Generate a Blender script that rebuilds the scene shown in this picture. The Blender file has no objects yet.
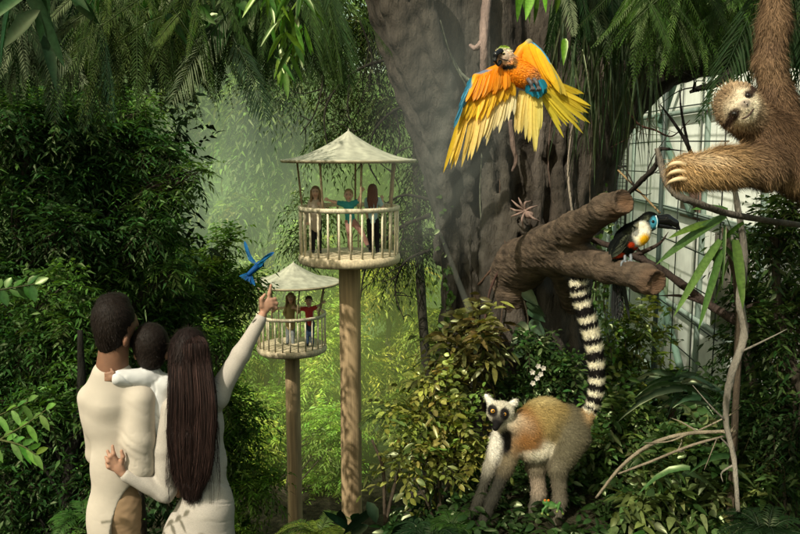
import bpy, math
import numpy as np
from mathutils import Vector
rng = np.random.default_rng(11)
C = bpy.data.collections.new('rainforest'); bpy.context.scene.collection.children.link(C)
sc = bpy.context.scene
# ------------------------------------------------------------------ camera
CAM = np.array([0.0, 0.0, 2.5]); PITCH = math.radians(8.3)
cd = bpy.data.cameras.new('camera'); cam = bpy.data.objects.new('camera', cd); C.objects.link(cam)
cam.location = CAM; cam.rotation_euler = (math.radians(90) - PITCH, 0, 0)
cd.sensor_width = 36; cd.lens = 36; cd.clip_end = 2000; sc.camera = cam
RT = np.array([1.0, 0, 0]); FW = np.array([0, math.cos(PITCH), -math.sin(PITCH)]); UP = np.array([0, math.sin(PITCH), math.cos(PITCH)])
UZ = np.array([0, 0, 1.0])
def at(u, v, D):
    """point seen at pixel (u, v) of the photo at axial depth D"""
    return CAM + RT * ((u - 400) / 800 * D) + UP * ((267 - v) / 800 * D) + FW * D
def atY(u, v, Y):
    d = RT * ((u - 400) / 800) + UP * ((267 - v) / 800) + FW
    return CAM + d * (Y / d[1])
def ground(x, y):
    x = np.asarray(x, float); y = np.asarray(y, float)
    s = lambda a: 1 / (1 + np.exp(-np.clip(a, -40, 40)))
    left = -9.0 * s((y - 7.0) * 1.1)                              # terrace falling into the valley
    right = 0.42 * s((y - 2.6) * 3) + 0.1 * np.sin(x * 2.1 + y) * s((y - 5) * 2)
    right = right - 2.3 * s((y - 7.6) * 2.2)
    w = s((x + 0.25 - 0.03 * y) * 5)
    far = -9.4 * s((y - 17) * 0.8)
    h = left * (1 - w) + (right + far) * w
    h = h + 22 * s((y - 75) / 9.0) + 0.25 * np.sin(x * .6) * np.cos(y * .5) * s((y - 9))
    h = h + 9 * s((-x - 38) / 5) + 9 * s((x - 38) / 5)
    return h
# ------------------------------------------------------------------ materials
def new_mat(name):
    m = bpy.data.materials.new(name); m.use_nodes = True; nt = m.node_tree; nt.nodes.clear()
    out = nt.nodes.new('ShaderNodeOutputMaterial'); return m, nt, out
def link(nt, a, b): nt.links.new(a, b)
def leaf_mat(name, transl=.35, gloss=.07, rough=.38, amt=1.0):
    m, nt, out = new_mat(name)
    at_ = nt.nodes.new('ShaderNodeAttribute'); at_.attribute_name = 'Col'
    nz = nt.nodes.new('ShaderNodeTexNoise'); nz.inputs['Scale'].default_value = 60; nz.inputs['Detail'].default_value = 3
    tc = nt.nodes.new('ShaderNodeTexCoord'); link(nt, tc.outputs['Object'], nz.inputs['Vector'])
    mr = nt.nodes.new('ShaderNodeMapRange'); link(nt, nz.outputs['Fac'], mr.inputs['Value'])
    mr.inputs['From Min'].default_value = .3; mr.inputs['From Max'].default_value = .7
    mr.inputs['To Min'].default_value = 1 - .3 * amt; mr.inputs['To Max'].default_value = 1 + .25 * amt
    mul = nt.nodes.new('ShaderNodeVectorMath'); mul.operation = 'SCALE'
    link(nt, at_.outputs['Color'], mul.inputs[0]); link(nt, mr.outputs[0], mul.inputs['Scale'])
    d = nt.nodes.new('ShaderNodeBsdfDiffuse'); link(nt, mul.outputs[0], d.inputs['Color'])
    tmul = nt.nodes.new('ShaderNodeVectorMath'); tmul.operation = 'MULTIPLY'; link(nt, mul.outputs[0], tmul.inputs[0])
    tmul.inputs[1].default_value = (1.5, 1.35, .5)
    t = nt.nodes.new('ShaderNodeBsdfTranslucent'); link(nt, tmul.outputs[0], t.inputs['Color'])
    mx = nt.nodes.new('ShaderNodeMixShader'); mx.inputs[0].default_value = transl
    link(nt, d.outputs[0], mx.inputs[1]); link(nt, t.outputs[0], mx.inputs[2])
    g = nt.nodes.new('ShaderNodeBsdfGlossy'); g.inputs['Roughness'].default_value = rough; g.inputs['Color'].default_value = (.75, .85, .5, 1)
    mg = nt.nodes.new('ShaderNodeMixShader'); mg.inputs[0].default_value = gloss
    link(nt, mx.outputs[0], mg.inputs[1]); link(nt, g.outputs[0], mg.inputs[2]); link(nt, mg.outputs[0], out.inputs[0])
    return m
def vc_mat(name, rough=.7, spec=.3, nscale=40, namt=.25, bump=.0, bscale=60, stretch=(1, 1, 1), sss=0, detail=4, dist=.01):
    """attribute colour broken up by noise, with a fine bump"""
    m, nt, out = new_mat(name)
    a = nt.nodes.new('ShaderNodeAttribute'); a.attribute_name = 'Col'
    tc = nt.nodes.new('ShaderNodeTexCoord'); mp = nt.nodes.new('ShaderNodeMapping'); mp.inputs['Scale'].default_value = stretch
    link(nt, tc.outputs['Object'], mp.inputs['Vector'])
    nz = nt.nodes.new('ShaderNodeTexNoise'); nz.inputs['Scale'].default_value = nscale; nz.inputs['Detail'].default_value = detail
    link(nt, mp.outputs[0], nz.inputs['Vector'])
    mr = nt.nodes.new('ShaderNodeMapRange'); link(nt, nz.outputs['Fac'], mr.inputs['Value'])
    mr.inputs['From Min'].default_value = .3; mr.inputs['From Max'].default_value = .7
    mr.inputs['To Min'].default_value = 1 - namt; mr.inputs['To Max'].default_value = 1 + namt
    mul = nt.nodes.new('ShaderNodeVectorMath'); mul.operation = 'SCALE'
    link(nt, a.outputs['Color'], mul.inputs[0]); link(nt, mr.outputs[0], mul.inputs['Scale'])
    p = nt.nodes.new('ShaderNodeBsdfPrincipled'); link(nt, mul.outputs[0], p.inputs['Base Color'])
    p.inputs['Roughness'].default_value = rough; p.inputs['Specular IOR Level'].default_value = spec
    if sss: 
        p.inputs['Subsurface Weight'].default_value = sss; p.inputs['Subsurface Scale'].default_value = .006
    if bump:
        n2 = nt.nodes.new('ShaderNodeTexNoise'); n2.inputs['Scale'].default_value = bscale; n2.inputs['Detail'].default_value = 6
        n2.inputs['Roughness'].default_value = .65
        link(nt, mp.outputs[0], n2.inputs['Vector'])
        b = nt.nodes.new('ShaderNodeBump'); b.inputs['Strength'].default_value = bump; b.inputs['Distance'].default_value = dist
        link(nt, n2.outputs['Fac'], b.inputs['Height']); link(nt, b.outputs[0], p.inputs['Normal'])
    link(nt, p.outputs[0], out.inputs[0]); return m
M_leaf = leaf_mat('leaf', .38, .028, .45)
M_leafg = leaf_mat('glossy_leaf', .28, .06, .35)
M_dleaf = leaf_mat('matte_leaf', .2, .025, .5)
M_feather = leaf_mat('feather', .30, .02, .45, .25)
M_bark = vc_mat('bark', .85, .2, 9, .45, 1.0, 16, (1, 1, .22), dist=.05, detail=8)
M_fbark = vc_mat('ficus_bark', .85, .2, 11, .5, 1.0, 26, (1, 1, .28), dist=.045, detail=10)
M_cut = vc_mat('rough_bark', .85, .25, 22, .55, 1.0, 45, (.35, .5, 1.2), dist=.022, detail=10)
M_skin = vc_mat('skin', .55, .35, 30, .08, .15, 120, sss=.1, dist=.002)
M_cloth = vc_mat('cloth', .9, .1, 8, .07, .35, 500, dist=.002)
M_knit = vc_mat('knit_cloth', .95, .08, 140, .12, .5, 400, (1, 1, 3), dist=.003)
M_hair = vc_mat('hair', .6, .15, 200, .35, .3, 300, (1, 1, .05), dist=.003)
M_fur = vc_mat('fur', .75, .15, 120, .25, 0)
M_pole = vc_mat('pole_wood', .8, .2, 14, .35, .7, 60, (1, 1, .06), dist=.01, detail=8)
M_wood = vc_mat('pale_wood', .7, .3, 30, .3, .6, 90, (1, 1, .5), dist=.008)
M_roof = vc_mat('weathered_roof', .6, .4, 6, .22, .25, 40, dist=.01)
M_paint = vc_mat('painted', .5, .4, 5, .12, .1, 30, dist=.005)
M_shiny = vc_mat('wet_gloss', .12, .6, 5, .02)
M_soil = vc_mat('leaf_litter', .95, .1, 6, .6, 1.0, 12, dist=.08, detail=8)
# ------------------------------------------------------------------ mesh collector
def nrm(a): return a / np.maximum(np.linalg.norm(a, axis=-1, keepdims=True), 1e-9)
def vary(c, n, amt=.25, hue=.12):
    c = np.asarray(c, float); r = 1 + amt * rng.normal(size=(n, 1)); h = 1 + hue * rng.normal(size=(n, 3))
    return np.clip(c * np.clip(r, .3, 2) * h, 0.001, 1)
class MB:
    def __init__(s): s.V = []; s.T = []; s.Q = []; s.Cc = []; s.n = 0
    def add(s, V, T=None, Q=None, C_=(.5, .5, .5)):
        V = np.asarray(V, float).reshape(-1, 3); C_ = np.asarray(C_, float)
        if C_.ndim == 1: C_ = np.tile(C_, (len(V), 1))
        s.V.append(V); s.Cc.append(C_)
        if T is not None and len(T): s.T.append(np.asarray(T, int).reshape(-1, 3) + s.n)
        if Q is not None and len(Q): s.Q.append(np.asarray(Q, int).reshape(-1, 4) + s.n)
        s.n += len(V); return s
    def build(s, name, mat, parent=None, smooth=True, org=None):
        V = np.concatenate(s.V) if s.V else np.zeros((0, 3)); Cc = np.concatenate(s.Cc)
        T = np.concatenate(s.T) if s.T else np.zeros((0, 3), int); Q = np.concatenate(s.Q) if s.Q else np.zeros((0, 4), int)
        if org is None: org = wloc(parent) if parent is not None else np.zeros(3)
        me = bpy.data.meshes.new(name); me.vertices.add(len(V)); me.vertices.foreach_set('co', (V - org).astype(np.float32).ravel())
        nl = T.size + Q.size; me.loops.add(nl); me.loops.foreach_set('vertex_index', np.concatenate([T.ravel(), Q.ravel()]).astype(np.int32))
        me.polygons.add(len(T) + len(Q))
        st = np.concatenate([np.arange(len(T)) * 3, T.size + np.arange(len(Q)) * 4]).astype(np.int32)
        me.polygons.foreach_set('loop_start', st); me.update(calc_edges=True)
        if smooth: me.polygons.foreach_set('use_smooth', np.ones(len(T) + len(Q), bool))
        a = me.attributes.new('Col', 'FLOAT_COLOR', 'POINT')
        a.data.foreach_set('color', np.concatenate([Cc, np.ones((len(Cc), 1))], 1).astype(np.float32).ravel())
        me.materials.append(mat); me.update()
        o = bpy.data.objects.new(name, me); C.objects.link(o)
        if parent is not None: o.parent = parent
        else: o.location = org
        return o
def wloc(o):
    p = np.zeros(3)
    while o is not None: p = p + np.array(o.location); o = o.parent
    return p
def tag(o, label=None, cat=None, group=None, kind=None):
    if label: o['label'] = label
    if cat: o['category'] = cat
    if group: o['group'] = group
    if kind: o['kind'] = kind
    return o
def thing(name, label, cat, loc=(0, 0, 0), group=None):
    o = bpy.data.objects.new(name, None); C.objects.link(o); o.location = [float(a) for a in loc]; o.empty_display_size = .1
    return tag(o, label, cat, group)
# ------------------------------------------------------------------ shapes
def catmull(P, n):
    P = np.asarray(P, float); 
    if len(P) == 2: 
        t = np.linspace(0, 1, n)[:, None]; return P[0] * (1 - t) + P[1] * t
    Q = np.vstack([2 * P[0] - P[1], P, 2 * P[-1] - P[-2]]); m = len(P) - 1
    ts = np.linspace(0, m - 1e-6, n); i = ts.astype(int); f = (ts - i)[:, None]
    a, b, c, d = Q[i], Q[i + 1], Q[i + 2], Q[i + 3]
    return .5 * (2 * b + (c - a) * f + (2 * a - 5 * b + 4 * c - d) * f ** 2 + (3 * b - a - 3 * c + d) * f ** 3)
def tube(mb, P, R, col, k=8, n=None, wob=0.0, flat=1.0, caps=True):
    P = np.asarray(P, float); R = np.atleast_1d(np.asarray(R, float))
    if P.shape[1] == 4: pass
    if n is None: n = max(2, len(P))
    Pc = catmull(P, n); Rc = np.interp(np.linspace(0, 1, n), np.linspace(0, 1, len(R)), R) if len(R) > 1 else np.full(n, R[0])
    T = nrm(np.gradient(Pc, axis=0)); 
    a = np.array([0, 0, 1.]) if abs(T[0][2]) < .9 else np.array([1., 0, 0])
    N = nrm(np.cross(T[0], a)); fr = []
    for i in range(n):
        N = nrm(N - T[i] * np.dot(N, T[i])); fr.append(N)
    N = np.array(fr); B = np.cross(T, N); th = np.arange(k) * 2 * np.pi / k
    rr = Rc[:, None] * (1 + wob * rng.normal(size=(n, k)))
    V = Pc[:, None] + (N[:, None] * np.cos(th)[None, :, None] + B[:, None] * np.sin(th)[None, :, None] * flat) * rr[..., None]
    V = V.reshape(-1, 3); i = np.arange(n - 1)[:, None] * k; j = np.arange(k)[None]; j2 = (j + 1) % k
    Q = np.stack([i + j, i + j2, i + k + j2, i + k + j], -1).reshape(-1, 4)
    col = np.asarray(col, float); cc = np.tile(col, (n * k, 1)) if col.ndim == 1 else np.repeat(np.array([np.interp(np.linspace(0, 1, n), np.linspace(0, 1, len(col)), col[:, q]) for q in range(3)]).T, k, 0)
    T3 = []
    if caps:
        V = np.vstack([V, Pc[:1], Pc[-1:]]); cc = np.vstack([cc, cc[:1], cc[-1:]]); c0 = n * k; c1 = c0 + 1
        jj = np.arange(k); T3 = np.vstack([np.stack([np.full(k, c0), (jj + 1) % k, jj], 1), np.stack([np.full(k, c1), (n - 1) * k + jj, (n - 1) * k + (jj + 1) % k], 1)])
    return mb.add(V, T3, Q, cc)
def ball(mb, c, r, col, nu=20, nv=12, colf=None, ax=None):
    th = np.linspace(0, np.pi, nv + 1); ph = np.arange(nu) * 2 * np.pi / nu
    d = np.stack([np.sin(th)[:, None] * np.cos(ph), np.sin(th)[:, None] * np.sin(ph), np.cos(th)[:, None] * np.ones(nu)], -1).reshape(-1, 3)
    r = np.asarray(r, float); off = d * r
    if ax is not None: off = off @ np.asarray(ax)
    V = np.asarray(c) + off; i = np.arange(nv)[:, None] * nu; j = np.arange(nu)[None]; j2 = (j + 1) % nu
    Q = np.stack([i + j, i + nu + j, i + nu + j2, i + j2], -1).reshape(-1, 4)
    cc = np.array([colf(x) for x in d]) if colf else np.asarray(col, float)
    return mb.add(V, None, Q, cc)
def lathe(mb, c, prof, col, k=48, colf=None):
    prof = np.asarray(prof, float); n = len(prof); th = np.arange(k) * 2 * np.pi / k
    V = np.stack([prof[:, 0][:, None] * np.cos(th), prof[:, 0][:, None] * np.sin(th), prof[:, 1][:, None] * np.ones(k)], -1).reshape(-1, 3) + np.asarray(c)
    i = np.arange(n - 1)[:, None] * k; j = np.arange(k)[None]; j2 = (j + 1) % k
    return mb.add(V, None, np.stack([i + j, i + j2, i + k + j2, i + k + j], -1).reshape(-1, 4), col)
def box(mb, c, h, col, ax=None):
    s = np.array([[x, y, z] for x in (-1, 1) for y in (-1, 1) for z in (-1, 1)], float) * np.asarray(h, float)
    if ax is not None: s = s @ np.asarray(ax)
    return mb.add(s + np.asarray(c), None, [[0, 1, 3, 2], [4, 6, 7, 5], [0, 4, 5, 1], [2, 3, 7, 6], [0, 2, 6, 4], [1, 5, 7, 3]], col)
LANCE = [(0, 0), (.35, 1), (1, 0)]
OVAL = [(0, 0), (.18, .62), (.45, 1), (.75, .75), (1, 0)]
HEART = [(0, .35), (.12, .9), (.35, 1), (.7, .6), (1, 0)]
STRAP = [(0, .6), (.15, .9), (.4, 1), (.65, .85), (.85, .5), (1, 0)]
FEATH = [(0, .35), (.2, .9), (.5, 1), (.75, .9), (.9, .55), (1, 0)]
NEEDLE = [(0, .8), (1, 0)]
def leaves(mb, P, D, N, L, W, Cl, prof=LANCE, droop=.25, fold=.12, tip=1.0, base=.8, axd=None, curl=0):
    P = np.atleast_2d(P); n = len(P)
    if n == 0: return mb
    D = nrm(np.broadcast_to(D, (n, 3)).astype(float)); N = np.broadcast_to(N, (n, 3)).astype(float)
    S = np.cross(D, N); bad = np.linalg.norm(S, axis=1) < 1e-4; S[bad] = [1, 0, 0]; S = nrm(S); N = nrm(np.cross(S, D))
    L = np.broadcast_to(np.asarray(L, float), (n,))[:, None]; W = np.broadcast_to(np.asarray(W, float), (n,))[:, None]
    Cl = np.broadcast_to(np.asarray(Cl, float), (n, 3)); droop = np.broadcast_to(np.asarray(droop, float), (n,))[:, None]
    vs = []; cs = []; idx = []; K = 0; dn = np.array([0, 0, -1.]) if axd is None else np.asarray(axd)
    for t, w in prof:
        c = P + D * (L * t) + dn * (droop * L * t * t) + N * (curl * L * t * t)
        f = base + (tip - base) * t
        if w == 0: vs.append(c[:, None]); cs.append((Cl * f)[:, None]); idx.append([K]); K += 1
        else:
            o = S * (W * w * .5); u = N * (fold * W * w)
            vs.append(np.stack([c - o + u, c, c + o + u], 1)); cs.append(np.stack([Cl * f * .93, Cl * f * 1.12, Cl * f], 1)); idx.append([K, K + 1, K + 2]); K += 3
    V = np.concatenate(vs, 1); Cc = np.concatenate(cs, 1); T = []; Q = []
    for a, b in zip(idx[:-1], idx[1:]):
        if len(a) == 1 and len(b) == 3: T += [[a[0], b[0], b[1]], [a[0], b[1], b[2]]]
        elif len(a) == 3 and len(b) == 1: T += [[a[0], b[0], a[1]], [a[1], b[0], a[2]]]
        elif len(a) == 3: Q += [[a[0], b[0], b[1], a[1]], [a[1], b[1], b[2], a[2]]]
        else: pass
    off = np.arange(n)[:, None, None] * K
    T = (np.array(T)[None] + off).reshape(-1, 3) if T else None; Q = (np.array(Q)[None] + off).reshape(-1, 4) if Q else None
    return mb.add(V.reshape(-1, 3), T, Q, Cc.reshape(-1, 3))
def rdir(n): return nrm(rng.normal(size=(n, 3)))
def inball(n, p=.33): return rdir(n) * rng.random((n, 1)) ** p
# ------------------------------------------------------------------ sculpting: smooth union of shapes, meshed by surface nets
class Sculpt:
    def __init__(s, k=.01): s.pr = []; s.k = k; s.paints = []
    def cone(s, a, b, ra, rb=None, col=(.5, .5, .5), k=None, sub=False, flat=None):
        s.pr.append(dict(t='c', a=np.asarray(a, float), b=np.asarray(b, float), ra=ra, rb=ra if rb is None else rb, col=np.asarray(col, float), k=s.k if k is None else k, sub=sub)); return s
    def chain(s, pts, rs, col=(.5, .5, .5), k=None, n=None):
        P = np.asarray(pts, float); n = n or len(P)
        if n > len(P): 
            R = np.interp(np.linspace(0, 1, n), np.linspace(0, 1, len(rs)), rs); P = catmull(P, n); rs = R
        for i in range(len(P) - 1): s.cone(P[i], P[i + 1], rs[i], rs[i + 1], col, k)
        return s
    def ell(s, c, r, col=(.5, .5, .5), rot=0, k=None, sub=False, ax=None):
        ca, sa = math.cos(math.radians(rot)), math.sin(math.radians(rot))
        if ax is None: ax = np.array([RT * ca - UP * sa, RT * sa + UP * ca, FW])      # rot turns clockwise as seen in the photo
        s.pr.append(dict(t='e', c=np.asarray(c, float), r=np.asarray(r, float), ax=ax, col=np.asarray(col, float), k=s.k if k is None else k, sub=sub)); return s
    def plane(s, p, n):
        s.pr.append(dict(t='p', p=np.asarray(p, float), n=nrm(np.asarray(n, float)), sub=True, k=0.002)); return s
    def paint(s, c, r, col, soft=.4, amt=1.0): s.paints.append((np.asarray(c, float), r, np.asarray(col, float), soft, amt)); return s
    @staticmethod
    def dist(p, X):
        if p['t'] == 'c':
            ab = p['b'] - p['a']; t = np.clip(((X - p['a']) @ ab) / max(ab @ ab, 1e-12), 0, 1)
            return np.linalg.norm(X - p['a'] - t[..., None] * ab, axis=-1) - (p['ra'] + (p['rb'] - p['ra']) * t)
        if p['t'] == 'e':
            q = (X - p['c']) @ p['ax'].T; k0 = np.linalg.norm(q / p['r'], axis=-1); k1 = np.linalg.norm(q / p['r'] ** 2, axis=-1)
            return k0 * (k0 - 1) / np.maximum(k1, 1e-9)
        return (X - p['p']) @ p['n'] * -1
    def mesh(s, h, disp=None, smooth=1):
        lo = np.full(3, 1e9); hi = -lo
        bb = []
        for p in s.pr:
            if p['t'] == 'p': bb.append(None); continue
            if p['t'] == 'c': a = np.minimum(p['a'] - p['ra'], p['b'] - p['rb']); b = np.maximum(p['a'] + p['ra'], p['b'] + p['rb'])
            else: e = np.sqrt(((p['ax'] * p['r'][:, None]) ** 2).sum(0)); a = p['c'] - e; b = p['c'] + e
            bb.append((a, b))
            if not p['sub']: lo = np.minimum(lo, a); hi = np.maximum(hi, b)
        lo = lo - 3 * h; n = np.ceil((hi + 3 * h - lo) / h).astype(int) + 1
        G = np.full(n, 1e3, np.float32); ax = [lo[i] + h * np.arange(n[i]) for i in range(3)]
        for p, b in zip(s.pr, bb):
            m = p['k'] + 2.5 * h
            if b is None: i0 = np.zeros(3, int); i1 = n
            else: i0 = np.clip(np.floor((b[0] - m - lo) / h).astype(int), 0, n); i1 = np.clip(np.ceil((b[1] + m - lo) / h).astype(int) + 1, 0, n)
            if (i1 <= i0).any(): continue
            X = np.stack(np.meshgrid(*[ax[i][i0[i]:i1[i]] for i in range(3)], indexing='ij'), -1)
            d = s.dist(p, X); sl = tuple(slice(i0[i], i1[i]) for i in range(3)); g = G[sl]; k = p['k']
            if p['sub']: G[sl] = np.maximum(g, -d)
            elif k > 0: hh = np.maximum(k - np.abs(g - d), 0) / k; G[sl] = np.minimum(g, d) - hh * hh * k * .25
            else: G[sl] = np.minimum(g, d)
        ins = G < 0
        cnt = np.zeros(n - 1, np.int8); o = [(a, b, c) for a in (0, 1) for b in (0, 1) for c in (0, 1)]
        for a, b, c in o: cnt += ins[a:n[0] - 1 + a, b:n[1] - 1 + b, c:n[2] - 1 + c]
        act = (cnt > 0) & (cnt < 8); cells = np.argwhere(act); idm = np.full(n - 1, -1, np.int32); idm[act] = np.arange(len(cells))
        acc = np.zeros((len(cells), 3)); num = np.zeros((len(cells), 1))
        for e in range(3):
            oth = [q for q in range(3) if q != e]
            for da in (0, 1):
                for db in (0, 1):
                    A = cells.copy(); A[:, oth[0]] += da; A[:, oth[1]] += db; B = A.copy(); B[:, e] += 1
                    ga = G[tuple(A.T)].astype(float); gb = G[tuple(B.T)].astype(float); x = (ga < 0) != (gb < 0)
                    t = ga / np.where(x, ga - gb, 1); P = A.astype(float); P[:, e] += t
                    acc[x] += P[x]; num[x] += 1
        V = lo + h * acc / np.maximum(num, 1); Fq = []
        for e in range(3):
            oth = [q for q in range(3) if q != e]; sl0 = [slice(1, n[q] - 1) for q in range(3)]; sl1 = list(sl0)
            sl0[e] = slice(0, n[e] - 1); sl1[e] = slice(1, n[e])
            a_ = ins[tuple(sl0)]; b_ = ins[tuple(sl1)]; w = np.argwhere(a_ != b_)
            if not len(w): continue
            s_ = a_[tuple(w.T)]; w = w + 1; w[:, e] -= 1
            def cid(d0, d1): q = w.copy(); q[:, oth[0]] -= d0; q[:, oth[1]] -= d1; return idm[tuple(q.T)]
            q = np.stack([cid(1, 1), cid(0, 1), cid(0, 0), cid(1, 0)], 1)
            if e == 1: s_ = ~s_
            q[~s_] = q[~s_][:, ::-1]; Fq.append(q)
        F = np.concatenate(Fq)
        for _ in range(smooth):
            S = np.zeros_like(V); c = np.zeros(len(V))
            for i in range(4):
                a = F[:, i]; b = F[:, (i + 1) % 4]
                for q in range(3): S[:, q] += np.bincount(a, V[b][:, q], len(V)) + np.bincount(b, V[a][:, q], len(V))
                c += np.bincount(a, minlength=len(V)) + np.bincount(b, minlength=len(V))
            V = V * .45 + .55 * S / np.maximum(c, 1)[:, None]
        Nn = vnorm(V, F); col = s.color(V)
        if disp is not None: V = V + Nn * disp(V)[:, None]
        s.V, s.F, s.N, s.C = V, F, Nn, col
        return s
    def color(s, V):
        P = [p for p in s.pr if not p['sub']]; D = np.stack([s.dist(p, V) for p in P], 0); m = D.min(0)
        sm = max(s.k * .35, 1e-4); W = np.exp(-(D - m) / sm); W /= W.sum(0)
        col = np.einsum('pn,pc->nc', W, np.array([p['col'] for p in P]))
        for c, r, pc, soft, amt in s.paints:
            d = (V - c)
            if np.ndim(r): d = np.linalg.norm((d @ np.array([RT, UP, FW]).T) / np.asarray(r), axis=1)
            else: d = np.linalg.norm(d, axis=1) / r
            w = np.clip((1 - d) / soft, 0, 1)[:, None] * amt; col = col * (1 - w) + pc * w
        return col
    def build(s, name, mat, parent, h=None, disp=None, smooth=1, org=None):
        if h: s.mesh(h, disp, smooth)
        mb = MB(); mb.add(s.V, None, s.F, s.C); return mb.build(name, mat, parent, org=org)
    def fur(s, n, L, W, flow, name='fur', mat=None, parent=None, lift=.35, vis=None, amt=.22, mask=None, curl=.0, bright=1.1):
        F = s.F; a, b, c, d = (s.V[F[:, i]] for i in range(4)); ar = np.linalg.norm(np.cross(c - a, d - b), axis=1)
        if vis is not None: ar = ar * vis(.5 * (a + c), s.N[F[:, 0]])
        if mask is not None: ar = ar * mask(.5 * (a + c), s.C[F[:, 0]])
        i = rng.choice(len(F), n, p=ar / ar.sum()); r = rng.random((n, 2)); P = (a[i] * (1 - r[:, :1]) + b[i] * r[:, :1]) * (1 - r[:, 1:]) + (d[i] * (1 - r[:, :1]) + c[i] * r[:, :1]) * r[:, 1:]
        N = nrm(s.N[F[i, 0]]); fl = flow(P) if callable(flow) else np.broadcast_to(flow, P.shape); fl = nrm(fl - N * (fl * N).sum(1, keepdims=True) + 1e-6)
        D = nrm(fl + N * lift + .28 * rng.normal(size=P.shape)); col = np.clip(s.C[F[i, 0]] * (bright + amt * rng.normal(size=(n, 1))), .003, 1)
        Ls = L(P) if callable(L) else L; Ls = Ls * (.6 + .7 * rng.random(n)); side = nrm(np.cross(D, N) + 1e-6) * W * .5
        mid = P + D * (Ls * .55)[:, None]; end = P + D * Ls[:, None] + np.array([0, 0, -1]) * (Ls * curl)[:, None]
        V = np.stack([P - side - N * W * .3, P + side - N * W * .3, mid - side * .8, mid + side * .8, end], 1).reshape(-1, 3); o = np.arange(n)[:, None] * 5
        mb = MB(); mb.add(V, np.array([[2, 3, 4]]) + o, np.array([[0, 1, 3, 2]]) + o, np.repeat(col, 5, 0) * np.tile(np.array([.75, .75, 1, 1, 1.15]), n)[:, None])
        return mb.build(name, mat or M_fur, parent)
def vnorm(V, F):
    n = np.cross(V[F[:, 2]] - V[F[:, 0]], V[F[:, 3]] - V[F[:, 1]]); N = np.zeros_like(V)
    for i in range(4):
        for q in range(3): N[:, q] += np.bincount(F[:, i], n[:, q], len(V))
    return nrm(N)
def wave(V, f, seed=0, oct=3):
    r = np.random.default_rng(seed); o = np.zeros(len(V))
    for k in range(oct):
        for _ in range(3):
            d = r.normal(size=3); o += np.sin(V @ d * f * 2 ** k + r.random() * 6.28 + 1.5 * np.sin(V @ r.normal(size=3) * f * .5 * 2 ** k)) / 2 ** k
    return o / 4
# ================================================================== light, sky, haze
w = bpy.data.worlds.new('World'); sc.world = w; w.use_nodes = True; wn = w.node_tree
bg = wn.nodes['Background']; sky = wn.nodes.new('ShaderNodeTexSky'); sky.sky_type = 'NISHITA'; sky.sun_disc = False
SUN = nrm(np.array([-0.42, -0.56, 0.74])); el = math.asin(SUN[2]); azm = math.atan2(SUN[0], SUN[1])
sky.sun_elevation = el; sky.sun_rotation = azm; sky.air_density = 1.0; sky.dust_density = 2.0
tn = wn.nodes.new('ShaderNodeVectorMath'); tn.operation = 'MULTIPLY'; tn.inputs[1].default_value = (1.25, 1.15, .72)
wn.links.new(sky.outputs[0], tn.inputs[0]); wn.links.new(tn.outputs[0], bg.inputs[0]); bg.inputs[1].default_value = 0.15
sl = bpy.data.lights.new('sun', 'SUN'); sl.energy = 4.2; sl.angle = math.radians(.6); sl.color = (1, .93, .78)
so = bpy.data.objects.new('sun', sl); C.objects.link(so); so.rotation_euler = Vector(SUN).to_track_quat('Z', 'Y').to_euler()
sc.view_settings.view_transform = 'Standard'; sc.view_settings.look = 'None'; sc.view_settings.exposure = 0
sc.render.engine = 'CYCLES'; cy = sc.cycles
cy.max_bounces = 5; cy.diffuse_bounces = 3; cy.glossy_bounces = 2; cy.transmission_bounces = 3; cy.volume_bounces = 0; cy.transparent_max_bounces = 128
cy.use_denoising = True; cy.sample_clamp_indirect = 4; cy.use_adaptive_sampling = True; cy.adaptive_threshold = .015

def vol_mat(name, col, em, ab):
    m, nt, out = new_mat(name)
    e = nt.nodes.new('ShaderNodeEmission'); e.inputs[0].default_value = (*col, 1); e.inputs[1].default_value = em
    if ab <= 0: link(nt, e.outputs[0], out.inputs['Volume']); return m
    a = nt.nodes.new('ShaderNodeVolumeAbsorption'); a.inputs[0].default_value = (0, 0, 0, 1); a.inputs[1].default_value = ab
    s_ = nt.nodes.new('ShaderNodeAddShader'); link(nt, e.outputs[0], s_.inputs[0]); link(nt, a.outputs[0], s_.inputs[1]); link(nt, s_.outputs[0], out.inputs['Volume'])
    return m
# haze and mist: self-glowing volumes stand in for light scattered in damp air
def haze_box(name, lo, hi, col, em, ab):
    mb = MB(); lo = np.array(lo, float); hi = np.array(hi, float)
    box(mb, (lo + hi) / 2, (hi - lo) / 2, (.5, .5, .5)); o = mb.build(name, vol_mat(name + '_glow', col, em, ab), smooth=False)
    tag(o, kind='structure'); return o
def haze_blob(name, c, r, col, em, ab, k=5):
    r = np.asarray(r, float)
    for f in np.linspace(1, .3, k):
        mb = MB(); ball(mb, c, r * f, (.5, .5, .5), 32, 20); o = mb.build(name, vol_mat(name + '_glow', col, em / k, ab / k), org=np.asarray(c, float)); tag(o, kind='structure')
haze_box('haze', (-60, 31, -12), (45, 48, 30), (.50, .72, .22), .012, 0)
haze_blob('mist', at(232, 185, 27), (5.0, 3.5, 6.0), (.44, .58, .34), .065, 0, 8)
haze_blob('mist', at(335, 330, 27.5), (5.5, 3.2, 7), (.48, .62, .16), .052, 0, 8)  # yellow green valley glow added as an emissive volume
haze_blob('mist', at(440, 120, 4.8), (.50, .30, 1.0), (.42, .44, .34), .42, 0, 8)
def shaft(p, q, r0, r1, col, em):  # self-glowing cone stands in for a sunbeam
    m = MB(); tube(m, [np.asarray(p), np.asarray(q)], [r0, r1], (.5, .5, .5), 16, 2); tag(m.build('light_shaft', vol_mat('shaft_glow', col, em, 0.0)), kind='structure')
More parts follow.
